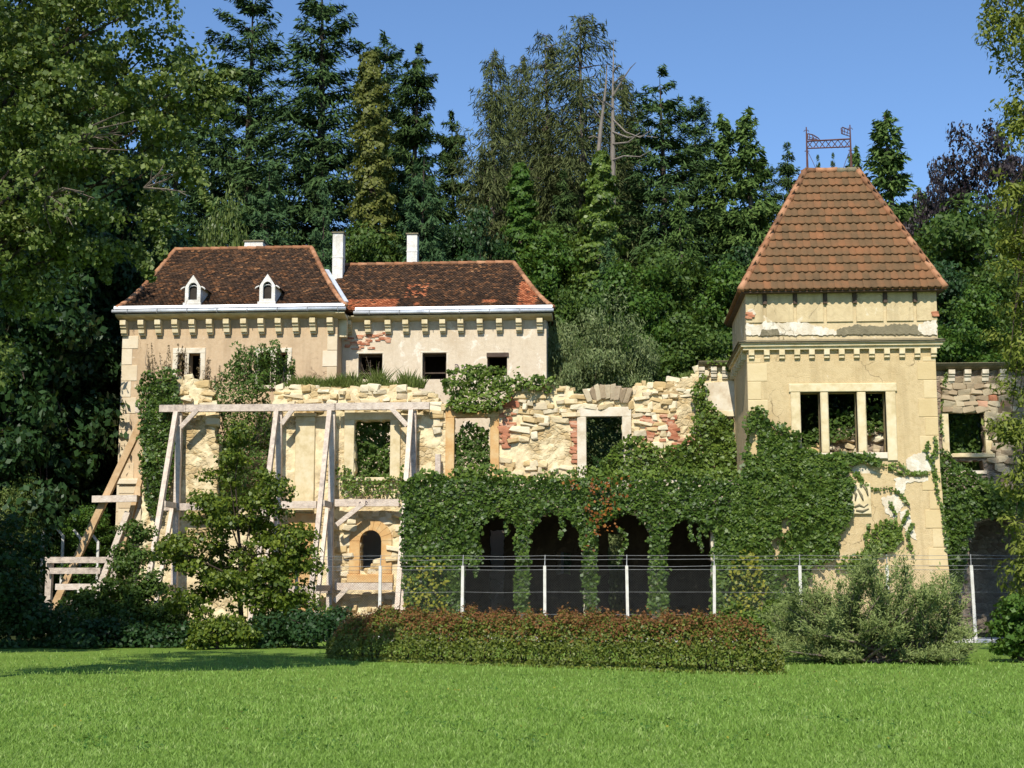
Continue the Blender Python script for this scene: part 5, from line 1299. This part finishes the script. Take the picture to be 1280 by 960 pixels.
# ------------------------------------------------------------------ ivy and plants on the walls
def ivy(name, label, polys, Y, dens=420, leaf=.12, thick=.28, mat='ivy', holes=(), seed=1, cat='ivy', group=None, parent=None, rough=5., bulge=True, zmul=1., extra=None, asp=.85, lf=.84, df=1.6):
    rng = np.random.default_rng(seed); out = []
    for poly in polys:
        xs_, ys_ = [p[0] for p in poly], [p[1] for p in poly]; sc = FPX/Y
        area = (max(xs_)-min(xs_))*(max(ys_)-min(ys_))/sc**2; n = int(area*dens*df)
        q, py = rng.uniform(min(xs_)-4, max(xs_)+4, n), rng.uniform(min(ys_)-4, max(ys_)+4, n)
        jx, jy = q + rough*vnoise(q*.11, py*.11, seed)+rng.normal(0, 1.2, n), py + rough*vnoise(q*.12+7, py*.1, seed+3)+rng.normal(0, 1.2, n)
        ok = inpoly(jx, jy, poly)
        for h in holes: ok &= ~inpoly(jx, jy, h)
        q, py = q[ok], py[ok]; n = len(q)
        if n == 0: continue
        X = np.array([P(a, b, Y)[:] for a, b in zip(q, py)])
        bump = (.5 + .5*vnoise(X[:,0]*1.3, X[:,2]*1.3, seed+1))*.65 + .35*(.5+.5*vnoise(X[:,0]*4, X[:,2]*4, seed+2))
        X[:,1] -= thick*1.5*np.clip(bump, .03, 1)**1.3*rng.uniform(.1, 1.0, n)**.4 + .02
        out.append(X)
    X = np.concatenate(out); n = len(X)
    gx = vnoise(X[:,0]*1.3+.2, X[:,2]*1.3, seed+1) - vnoise(X[:,0]*1.3-.2, X[:,2]*1.3, seed+1); gz = vnoise(X[:,0]*1.3, X[:,2]*1.3+.2, seed+1) - vnoise(X[:,0]*1.3, X[:,2]*1.3-.2, seed+1)
    N = np.stack([-gx*1.6, np.full(n, -1.), .45-gz*1.6], 1)
    Q = leaf_quads(X, N, leaf*lf, asp, rng, .55, 1.0, var=.55)
    o = quads_obj('leaves' if parent else name, Q, M[mat], parent)
    if not parent: tag(o, label, cat, group)
    return o
def arch_poly(a, b, top, bot=800, n=9):
    xc, r_ = (a+b)/2, (b-a)/2
    return [(a, bot), (a, top+r_)] + [(xc - r_*math.cos(t), top + r_ - r_*math.sin(t)) for t in np.linspace(.2, math.pi-.2, n)] + [(b, top+r_), (b, bot)]
YI = YA - .08
AI = thing('ivy', 'thick dark green ivy curtain draped over the arcade and its piers', 'ivy', (PX(715, 790, YI), YI, 0))
ivy('ivy', '', [[(502,606),(512,596),(540,592),(560,600),(620,597),(680,601),(740,598),(800,603),(860,600),(935,598),(940,640),(935,790),(896,790),(890,690),(845,655),(838,660),(836,700),(833,768),(810,768),(806,690),(800,660),(760,652),(752,690),(748,766),(732,768),(724,690),(715,655),(672,652),(666,690),(662,766),(646,766),(640,690),(632,660),(608,655),(606,690),(600,706),(588,708),(584,690),(580,720),(574,770),(505,772)]],
    YI, 520, .125, .34, 'ivy', holes=[arch_poly(602,645,646), arch_poly(662,727,643), arch_poly(747,811,643), arch_poly(833,893,649)], seed=11, parent=AI, rough=4)
ivy('', '', [[(700,600),(790,598),(800,612),(770,622),(775,640),(770,668),(752,662),(738,690),(728,684),(740,660),(722,640),(745,625)]], YI-.34, 42, .12, .14, 'leaf_red', seed=15, parent=AI, rough=9)
ivy('', '', [[(506,720),(530,690),(545,700),(560,730),(556,768),(508,768)]], YI-.34, 90, .12, .16, 'leaf_yellow', seed=16, parent=AI, rough=8)
for pts in ([(774,662),(782,668),(783,680),(777,690),(774,704)], [(860,640),(864,655),(862,668),(866,676)], [(872,640),(876,655),(874,672),(878,690)], [(882,640),(880,660),(884,672)], [(592,700),(596,712),(594,720)], [(640,640),(632,655),(634,668)], [(700,645),(704,660),(700,672)], [(520,700),(516,730),(520,760)], [(540,690),(546,720),(542,755)], [(570,700),(566,730),(570,752)], [(650,700),(644,726),(648,750)], [(740,700),(746,726),(742,752)], [(822,700),(828,728),(824,756)], [(905,660),(900,690),(906,720)], [(930,660),(934,690),(928,726)]):
    rng = np.random.default_rng(len(pts)+int(pts[0][0])); t = np.sort(rng.uniform(0, len(pts)-1.001, 90)); i = t.astype(int); fr = (t-i)[:,None]; w = np.array([pb(a, b, YI-.1) for a, b in pts]); X = w[i]*(1-fr) + w[i+1]*fr + rng.normal(0, .035, (90, 3))
    s_ = build('strand', MB().tube([pb(a, b, YI-.1) for a, b in pts], [.01]*len(pts), 4), M['bark'], AI)
    quads_obj('strand_leaves', leaf_quads(X, np.tile([0., -1, .4], (90, 1)), .10, .85, rng, .5, 1.), M['ivy'], s_)
# plants growing on the terrace edge above the ivy
ivy('terrace_plants', 'rough green weeds growing along the terrace edge above the ivy', [[(512,600),(530,588),(560,592),(590,580),(620,585),(650,596),(690,592),(730,585),(760,590),(800,590),(860,586),(930,588),(930,604),(512,606)]], YA+.25, 420, .13, .5, 'ivy_light', seed=21, cat='plants')
ivy('climbing_plant', 'leafy climber filling the lower half of the orange framed window', [[(568,545),(590,530),(612,540),(614,600),(625,604),(566,604)]], YR+.5, 760, .12, .6, 'leaf_green', seed=22, cat='climber')
ivy('climbing_plant', 'leafy climber behind the pale window frame', [[(732,520),(779,520),(780,606),(732,606)]], YR+1.6, 380, .13, .8, 'leaf_dark', seed=23, cat='climber')
ivy('climbing_plant', 'bright climber spreading right from the pale window frame', [[(742,592),(762,566),(778,548),(792,545),(806,552),(822,560),(846,558),(868,566),(890,590),(890,604),(742,606)]], YR-.15, 420, .14, .45, 'ivy_light', seed=24, cat='climber')
ivy('climbing_plant', 'climber filling the tall framed window above the arched one', [[(440,520),(490,520),(490,600),(440,600)]], YR+1.0, 900, .13, .9, 'leaf_green', seed=25, cat='climber')
ivy('climbing_plant', 'thin climber under the tall window sill behind the shoring', [[(420,580),(436,586),(448,596),(470,600),(492,596),(502,580),(506,600),(500,622),(470,622),(450,618),(430,624),(422,604)]], YR-.06, 300, .11, .22, 'ivy_light', seed=26, cat='climber', rough=7)
ivy('ivy', 'ivy mound sitting on the ruin crest under the wing windows', [[(554,482),(566,470),(585,462),(610,460),(634,466),(660,474),(690,478),(690,486),(650,488),(636,496),(630,502),(624,514),(566,514),(558,500)]], YR+.1, 620, .13, .7, 'ivy_light', seed=27, rough=14)
IC = ivy('ivy', 'dark ivy hanging down the left corner of the ruined wall', [[(174,480),(186,468),(206,462),(226,462),(222,480),(226,505),(222,560),(216,600),(206,640),(196,650),(186,640),(178,600),(176,540)]], YR-.1, 640, .12, .35, 'ivy', seed=28)
ivy('climbing_plant', 'tall green shrubs growing through the breach in the ruined wall', [[(272,520),(276,480),(290,450),(312,436),(340,432),(360,436),(366,462),(346,478),(342,520),(342,660),(268,660),(268,560)]], YR+.9, 520, .13, 1.1, 'leaf_green', seed=29, cat='shrub', rough=16, asp=.5)
ivy('climbing_plant', 'bright climber left of the tower reaching the broken cornice', [[(846,604),(852,560),(862,540),(868,520),(864,498),(868,478),(876,470),(884,480),(880,500),(894,515),(914,522),(920,560),(924,604)]], YR-.2, 460, .13, .4, 'ivy_light', seed=30, cat='climber', rough=8)
ivy('climbing_plant', 'weeds on the broken cornice left of the tower', [[(874,456),(890,450),(918,446),(922,470),(912,466),(904,458)]], YR-.1, 420, .12, .3, 'ivy_light', seed=31, cat='climber')
ivy('climbing_plant', 'dark foliage seen through the triple tower window', [[(985,470),(1125,470),(1125,575),(985,575)]], TB+.6, 420, .15, .9, 'leaf_green', seed=32, cat='climber')
ivy('climbing_plant', 'foliage seen through the window of the right wing', [[(1170,490),(1250,490),(1250,600),(1170,600)]], YR+1.4, 300, .15, .8, 'leaf_green', seed=33, cat='climber')
ivy('climbing_plant', 'weeds among the rubble inside the triple tower window', [[(1002,548),(1024,535),(1040,520),(1070,512),(1106,505),(1106,540),(1060,545),(1002,568)]], YT+.85, 260, .12, .3, 'leaf_green', seed=34, cat='climber')
# ivy on the tower
TI = thing('ivy', 'broad ivy mantle climbing the lower left of the tower', 'ivy', (PX(990, 790, YT), YT, 0))
ivy('', '', [[(925,600),(932,545),(930,520),(940,510),(952,512),(964,530),(985,535),(1000,548),(1002,562),(1030,568),(1056,566),(1080,568),(1098,574),(1094,582),(1062,578),(1058,596),(1066,604),(1062,622),(1066,640),(1058,656),(1048,664),(1046,690),(1030,704),(1012,712),(1006,740),(1000,790),(890,790),(888,690),(905,650),(915,620)]],
    YT-.04, 640, .125, .32, 'ivy_tower', holes=[[(964,676),(972,668),(976,690),(968,702)], [(904,740),(909,700),(912,745),(908,770)], [(936,715),(941,695),(942,750),(937,760)], [(951,742),(957,728),(956,776),(950,770)], [(975,722),(983,708),(984,730),(978,742)], [(928,770),(938,764),(936,790),(926,790)], [(934,546),(944,528),(950,552),(946,572),(938,570)], [(974,650),(984,645),(988,660),(978,668)]], seed=41, parent=TI, rough=5)
ivy('', '', [[(1082,672),(1096,652),(1112,646),(1124,658),(1128,672),(1118,686),(1100,692),(1086,688)], [(1046,700),(1070,692),(1100,690),(1090,712),(1046,716)]], YT-.06, 560, .12, .25, 'ivy_light', seed=42, parent=TI, rough=5)
ivy('', '', [[(920,690),(945,690),(958,720),(955,770),(900,780)]], YT-.4, 90, .12, .1, 'leaf_yellow', seed=43, parent=TI, rough=10)
def strand(pts, Y, n, mat, parent, seed, leaf=.085, sp=.03):
    rng = np.random.default_rng(seed); w = np.array([pb(a, b, Y) for a, b in pts]); t = np.sort(rng.uniform(0, len(pts)-1.001, n)); i = t.astype(int); fr = (t-i)[:,None]
    s_ = build('strand', MB().tube(w.tolist(), [.012]*len(pts), 4), M['bark'], parent)
    X = w[i]*(1-fr) + w[i+1]*fr + rng.normal(0, sp, (n, 3)); X[:,1] -= .03
    quads_obj('strand_leaves', leaf_quads(X, np.tile([0., -1, .3], (n, 1)), leaf, .85, rng, .4, .6), M[mat], s_)
for k, pts in enumerate(([(1090,575),(1105,582),(1125,580),(1136,592),(1150,592)], [(1110,584),(1128,592),(1145,592),(1160,590)], [(1062,585),(1075,600),(1092,612),(1112,610),(1126,618),(1138,636)], [(1072,590),(1076,602),(1082,610)], [(1108,655),(1104,668),(1108,690)], [(1122,668),(1130,650),(1134,640)], [(1140,690),(1134,670),(1140,655)], [(1116,690),(1120,664),(1118,640),(1112,628)], [(1084,690),(1082,672),(1086,655)])):
    strand(pts, YT-.07, 110, 'ivy_light', TI, 60+k)
# ivy right of the tower
RI = thing('ivy', 'dark ivy over the broken arch right of the tower', 'ivy', (PX(1205, 790, YA2), YA2, 0))
ivy('', '', [[(1166,575),(1172,562),(1182,566),(1196,580),(1215,590),(1240,600),(1256,612),(1292,615),(1292,650),(1252,646),(1236,648),(1218,650),(1210,672),(1206,700),(1200,740),(1190,745),(1180,700),(1176,640),(1170,610)]], YA2-.15, 620, .12, .4, 'ivy', seed=51, parent=RI)
ivy('', '', [[(1225,600),(1250,604),(1256,640),(1238,640)]], YA2-.45, 300, .13, .2, 'ivy_light', seed=52, parent=RI)
for k, pts in enumerate(([(1166,575),(1170,560),(1168,545)], [(1172,600),(1166,580),(1158,565),(1160,553)], [(1178,640),(1170,610),(1166,590)], [(1184,690),(1180,660),(1176,630)], [(1178,560),(1176,520),(1180,480),(1184,462)])):
    strand(pts, YT-.05 if k < 4 else YR-.1, 90, 'ivy_light', RI, 80+k)

# ------------------------------------------------------------------ grass and dry stalks on the ruin
def tuft(name, label, x0, x1, base, Y, h, n, mat, seed, cat='grass', lean=.25, w=.018, dep=.4):
    rng = np.random.default_rng(seed); q = rng.uniform(x0, x1, n); py = prof(q, base)
    Pn = np.array([P(a, b, Y)[:] for a, b in zip(q, py)]); Pn[:,1] += rng.uniform(0, dep, n)
    hh = h*rng.uniform(.15, 1.1, n)*np.clip(.75+.7*vnoise(q*.09, q*0, seed), .25, 1.6); d = rng.normal(0, lean, (n, 2))
    tip = Pn + np.stack([d[:,0]*hh, d[:,1]*hh, hh], 1); mid = (Pn+tip)/2; mid[:,2] += hh*.08
    sx = np.stack([np.full(n, w), rng.normal(0, w, n), 0*hh], 1)
    return tag(quads_obj(name, np.stack([Pn-sx, mid-sx*.8, tip, mid+sx*.8], 1), M[mat]), label, cat)
tuft('grass_tuft', 'grass growing along the ruin crest under the house windows', 352, 530, [(352,486),(420,484),(530,485)], YR+.05, .62, 3000, 'grass_wall', 1, lean=.4)
for x0, x1, b_, lab in ((645, 690, 487, 'grass tuft on the crest right of the orange window'), (795, 835, 484, 'grass tuft on the crest right of the pale window'), (838, 870, 476, 'grass tuft on the crest left of the broken cornice')):
    tuft('grass_tuft', lab, x0, x1, [(x0, b_), (x1, b_)], YR+.3, .34, 420, 'grass_wall', x0)
def stalks(name, label, spots, Y, seed, mat='dry', leaf=.07, cat='dry stalks', green=0):
    rng = np.random.default_rng(seed); o = thing(name, label, cat, pb(spots[0][0], spots[0][1], Y))
    mb = MB(); L = []
    for (x0, y0, x1, y1) in spots:
        a, b = Vector(pb(x0, y0, Y)), Vector(pb(x1, y1, Y - .1)); m_ = a.lerp(b, .5) + Vector((rng.normal(0, .06), rng.normal(0, .06), 0)); mb.tube([a, m_, b], [.014, .01, .004], 4, cap=False)
        t = rng.uniform(.15, 1, 60)[:,None]; L.append(np.array(a)*(1-t) + np.array(b)*t + rng.normal(0, .07, (60, 3))*(1.15-t))
    L = np.concatenate(L); build('stem', mb, M['bark'], o); quads_obj('leaves', leaf_quads(L, np.tile([0, -.6, .6], (len(L), 1)), leaf, .5, rng, .7, .2), M[mat], o)
rs = random.Random(9)
stalks('dry_stalks', 'dry brown seed stalks on the left end of the ruin', [(q, 476, q + rs.uniform(-6, 6), rs.uniform(428, 458)) for q in [rs.uniform(184, 240) for _ in range(18)]], YR+.25, 3)
stalks('dry_stalks', 'dry brown stalks on the brick stump beside the breach', [(q, 486, q + rs.uniform(-8, 8), rs.uniform(446, 470)) for q in [rs.uniform(240, 275) for _ in range(12)]], YR+.25, 4)
stalks('shrub_shoots', 'upright green shoots on the crest beside the breach', [(q, 490, q + rs.uniform(-8, 8), rs.uniform(428, 462)) for q in [rs.uniform(290, 370) for _ in range(34)]], YR+.6, 5, 'leaf_green', .11, 'shrub')
stalks('dead_twigs', 'pale bare twigs before the first wing window', [(462, 480, 458, 446), (466, 480, 463, 450), (470, 482, 474, 452), (458, 480, 452, 455)], YR+.7, 6, 'dry', .03)

# ------------------------------------------------------------------ hedge, bushes, small maple
rng = np.random.default_rng(31)
def hedge_line(t):     # centre line from left end to right end, on the lawn
    a, b = ground_at(416, 822), ground_at(972, 842); return np.array(a[:])[None]*(1-t[:,None]) + np.array(b[:])[None]*t[:,None]
HD = thing('hedge', 'long low hedge with rusty red tops and green lower leaves', 'hedge', tuple(hedge_line(np.array([.5]))[0]))
n = 86000; t = rng.uniform(-.02, 1.02, n); c = hedge_line(np.clip(t, 0, 1)); ang = rng.uniform(-.15, math.pi*1.08, n)
L_ = float(np.linalg.norm(hedge_line(np.array([1.]))[0]-hedge_line(np.array([0.]))[0]))
endf = np.sqrt(np.clip(1-np.abs(2*t-1)**14, .15, 1))
hgt = (.93 + .10*vnoise(t*14, t*0, 4) + .10*vnoise(t*45, t*0, 6) + .05*vnoise(t*140, t*0, 9)); hw = 1.0
rad = (.80 + .26*rng.uniform(0, 1, n)**.5)*endf*(1 + .12*vnoise(t*30, ang*2, 8) + .09*vnoise(t*80, ang*5, 12))
ca, sa = np.cos(ang), np.sin(ang); se = lambda v: np.sign(v)*np.abs(v)**.5
X = np.stack([c[:,0] + (t < 0)*t*3 + (t > 1)*(t-1)*3, c[:,1] - se(ca)*hw*rad*.9, np.maximum(.02, se(sa)*hgt*rad)], 1)
X += rng.normal(0, .02, X.shape)
N = np.stack([0*ca, -ca, np.abs(sa)+.2], 1)
hz = X[:,2]/hgt; red = rng.uniform(0, 1, n) < np.clip((hz-.42)*1.7, 0, .80)*(.65+.45*vnoise(X[:,0]*2.2, X[:,2]*3, 3))
Q = leaf_quads(X, N, .055, .62, rng, .7, .2)
quads_obj('green_leaves', Q[~red], M['hedge_green'], HD); quads_obj('red_tips', leaf_quads(X[red] + np.stack([0*X[red][:,0], 0*X[red][:,0], .02 + .16*rng.uniform(0, 1, red.sum())**5], 1), N[red], .055, .55, rng, .7, -.3), M['hedge_red'], HD)
mb = MB()
for k in range(60):
    c0 = Vector(hedge_line(np.array([rs.uniform(.02, .98)]))[0]); c0.y += rs.uniform(-.5, .5)
    mb.tube([c0, c0 + Vector((rs.uniform(-.2, .2), rs.uniform(-.2, .2), rs.uniform(.6, .95)))], [.018, .006], 4)
tag(build('stems', mb, M['bark_dark'], HD), kind='stuff')

def wispy(name, label, base, stems, per, leaf, asp, mat, seed, cat='bush', sp=.22, T_up=.8):
    rng = np.random.default_rng(seed); o = thing(name, label, cat, base); mb = MB(); L, T = [], []
    for (p0, p1, r_) in stems:
        a, b = Vector(p0), Vector(p1); m_ = a.lerp(b, .5) + Vector((rng.normal(0, .1), rng.normal(0, .1), rng.uniform(0, .25)*(b-a).length*.4))
        mb.tube([a, m_, b], [r_, r_*.7, r_*.2], 5)
        for k in range(per):
            t0 = rng.uniform(.35, 1.02); s = (1-t0)**2*np.array(a) + 2*t0*(1-t0)*np.array(m_) + t0*t0*np.array(b)
            d = unit(np.array([rng.normal(0, .8), rng.normal(0, .8), rng.uniform(.0, 1.1)]) + np.array((b-a).normalized())*.7); ln = rng.uniform(.15, .5)
            u = rng.uniform(0, 1, 14)[:,None]; L.append(s + d*ln*u + rng.normal(0, .03, (14, 3))); T.append(np.tile(d, (14, 1)))
    L, T = np.concatenate(L), np.concatenate(T)
    L[:,2] = np.maximum(L[:,2], .03)
    build('stems', mb, M['bark'], o, True); quads_obj('foliage', leaf_quads(L, np.tile([0, -.6, .5], (len(L), 1)), leaf, asp, rng, .7, 0, T), M[mat], o)
jb = ground_at(1085, 828); stems = []
for k in range(104):
    q = 948 + 270*((k*.618) % 1); edge_ = np.interp(q, [950, 990, 1040, 1090, 1140, 1180, 1220], [768, 742, 716, 694, 700, 722, 778]); py = rs.uniform(edge_+4, min(836, edge_+130)); dy = rs.uniform(-1.4, 1.2)
    e = P(q, py, jb.y+dy); e.z = max(e.z, .12); b0 = jb + Vector((rs.uniform(-.9, .9) + (.6 if q > 1130 else 0), rs.uniform(-.4, .4), 0)); stems.append((tuple(b0), tuple(e), rs.uniform(.02, .045)))
wispy('feathery_bush', 'wide feathery grey green bush with bare curved stems on the lawn', tuple(jb), stems, 50, .09, .24, 'juniper', 7)
# the small maple before the shoring
def bush(name, label, blobs, base, ncl, per, leaf, mat, seed, cat='bush', cr=(.22, .5), r0=.06, asp=.75, shell=.4, group=None):
    rng = np.random.default_rng(seed); o = thing(name, label, cat, tuple(base), group); Q, cc = broad_q(rng, blobs, ncl, per, leaf, asp, cr, shell, .5, .7)
    Q[:,:,2] = np.maximum(Q[:,:,2], .02); quads_obj('crown', Q, M[mat], o)
    mb = MB(); top = Vector((np.mean([b[0][0] for b in blobs]), np.mean([b[0][1] for b in blobs]), np.mean([b[0][2] for b in blobs]))); limbs(mb, tuple(base), [b[0] for b in blobs], r0, rng, tuple(top)); build('trunk', mb, M['bark_dark'], o); return o
YM = 41.0; mbase = Vector((PX(305, 790, YM), YM, 0))
bush('maple_sapling', 'small maple tree growing before the timber shoring', [bl(300, 545, .5, YM), bl(285, 590, .75, YM), bl(330, 610, .7, YM), bl(260, 640, .8, YM), bl(310, 660, 1.0, YM), bl(355, 680, .8, YM), bl(230, 690, .7, YM), bl(205, 690, .45, YM), bl(280, 710, 1.0, YM), bl(340, 735, 1.0, YM), bl(375, 700, .5, YM), bl(245, 750, .8, YM), bl(310, 780, .9, YM), bl(375, 760, .5, YM)], mbase, 250, 90, .115, 'maple', 3, 'tree', (.22, .5), .09)
bush('bush', 'dark leafy bush spilling over the timber rail frame', [bl(165, 700, .6, 43.5), bl(140, 740, .7, 43.5), bl(185, 740, .7, 43), bl(110, 760, .7, 43), bl(160, 775, .8, 43), bl(210, 770, .7, 42.5), bl(170, 665, .4, 44)], (PX(160, 790, 43.5), 43.5, 0), 200, 80, .10, 'leaf_green', 4)
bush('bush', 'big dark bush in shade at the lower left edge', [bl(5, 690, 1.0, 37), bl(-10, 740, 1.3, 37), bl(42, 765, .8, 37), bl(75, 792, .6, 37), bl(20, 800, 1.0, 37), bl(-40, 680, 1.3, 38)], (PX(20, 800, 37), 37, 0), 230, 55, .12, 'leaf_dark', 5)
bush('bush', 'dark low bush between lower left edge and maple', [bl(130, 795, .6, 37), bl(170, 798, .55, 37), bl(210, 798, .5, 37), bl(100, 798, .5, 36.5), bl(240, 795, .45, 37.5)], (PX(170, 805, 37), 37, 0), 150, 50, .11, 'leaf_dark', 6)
bush('bush', 'low yellow green bush at the maple foot', [bl(262, 790, .42, 36), bl(285, 786, .46, 36), bl(305, 794, .34, 36), bl(250, 800, .26, 35.5)], (PX(275, 806, 36), 36, 0), 90, 46, .085, 'maple', 7, cr=(.14, .3))
bush('bush', 'dark low bush left of the hedge end', [bl(345, 790, .5, 37), bl(375, 785, .5, 37), bl(400, 790, .45, 36.5), bl(330, 800, .36, 36.5), bl(420, 780, .45, 37.5)], (PX(370, 805, 37), 37, 0), 120, 46, .10, 'leaf_dark', 8)
bush('bush', 'leafy bush at the right edge beside the fence post', [bl(1262, 790, .35, 31), bl(1285, 770, .55, 31), bl(1300, 800, .6, 31), bl(1250, 808, .18, 31)], (PX(1290, 815, 31), 31, 0), 120, 50, .10, 'leaf_bright', 9, cr=(.14, .3))
bush('bush', 'weeds at the foot of the arcade below the ivy', [bl(900, 785, .4, 42.2), bl(940, 780, .5, 42.2), bl(970, 770, .5, 42.2), bl(920, 770, .4, 42.4)], (PX(930, 795, 42.2), 42.2, 0), 110, 46, .09, 'ivy_light', 10, cr=(.14, .3))

# ------------------------------------------------------------------ lawn grass: blades, denser towards the camera
rng = np.random.default_rng(55); n = 215000
py = 815 + 160*rng.uniform(0, 1, n)**.62; px = rng.uniform(-30, 1310, n)
u, v = (px-640)/FPX, (480-py)/FPX; h0, h1 = -math.sin(YAW), math.cos(YAW); cp, sp = math.cos(PITCH), math.sin(PITCH)
dx = cp*h0 + u*math.cos(YAW) - v*sp*h0; dy = cp*h1 + u*math.sin(YAW) - v*sp*h1; dz = sp + v*cp
k = -CAM_H/dz; X, Y = k*dx, k*dy; ok = Y < 40; X, Y = X[ok], Y[ok]; n = len(X)
clump = np.clip(.5+.9*vnoise(X*.8, Y*.8, 2), 0, 1.4); fine = .5+.5*vnoise(X*4.5, Y*4.5, 7)
hh = (.035 + .050*clump*rng.uniform(.3, 1, n) + .035*fine*rng.uniform(0, 1, n))*rng.uniform(.6, 1.25, n)
tall = rng.uniform(0, 1, n) < .012; hh[tall] *= rng.uniform(1.4, 2.1, tall.sum())
w = (.0035 + .0045*rng.uniform(0, 1, n))*(Y/16)**.8; a = rng.uniform(0, 6.283, n); lean = rng.uniform(.15, .95, n)
B = np.stack([X, Y, .0+0*X], 1); side = np.stack([np.cos(a), np.sin(a), 0*a], 1)*w[:,None]; a2 = rng.uniform(0, 6.283, n); dirv = np.stack([np.cos(a2), np.sin(a2), 0*a], 1)
tip = B + dirv*(hh*lean)[:,None]; tip[:,2] += hh; mid = B + dirv*(hh*lean*.3)[:,None]; mid[:,2] += hh*.62
Q = np.stack([B-side, mid-side*.6, tip, mid+side*1.0], 1)
tag(quads_obj('grass', Q, M['grass']), 'short green grass blades of the lawn', 'grass', None, 'stuff')
# clover and weed patches in the lawn
n = 9000; px = rng.uniform(0, 1280, n); py = 822 + 120*rng.uniform(0, 1, n)**.8; msk = vnoise(px*.02, py*.05, 13) > .25; G3 = np.array([ground_at(a, b)[:] for a, b in zip(px[msk], py[msk])]); G3[:,2] += rng.uniform(.03, .07, len(G3))
tag(quads_obj('clover', leaf_quads(G3, np.tile([0, -.2, 1.], (len(G3), 1)), .035, .9, rng, .4), M['clover']), 'clover leaves scattered in the lawn', 'clover', None, 'stuff')
n = 60; G3 = np.array([ground_at(rng.uniform(40, 1250), rng.uniform(845, 940))[:] for _ in range(n)]); G3[:,2] += .09
tag(quads_obj('buttercups', leaf_quads(G3, np.tile([0, -.5, 1.], (n, 1)), .03, .9, rng, .3), M['leaf_yellow']), 'tiny yellow flowers dotted over the lawn', 'flowers', None, 'stuff')
n = 50; G3 = np.array([ground_at(rng.uniform(10, 1270), 818 + 130*rng.uniform(0, 1)**1.5)[:] for _ in range(n)]); G3[:,2] += .06
tag(quads_obj('fallen_leaves', leaf_quads(G3, np.tile([0, -.4, 1.], (n, 1)), .05, .7, rng, .4), M['ivy_gold']), 'dull yellow leaves lying on the lawn', 'leaves', None, 'stuff')
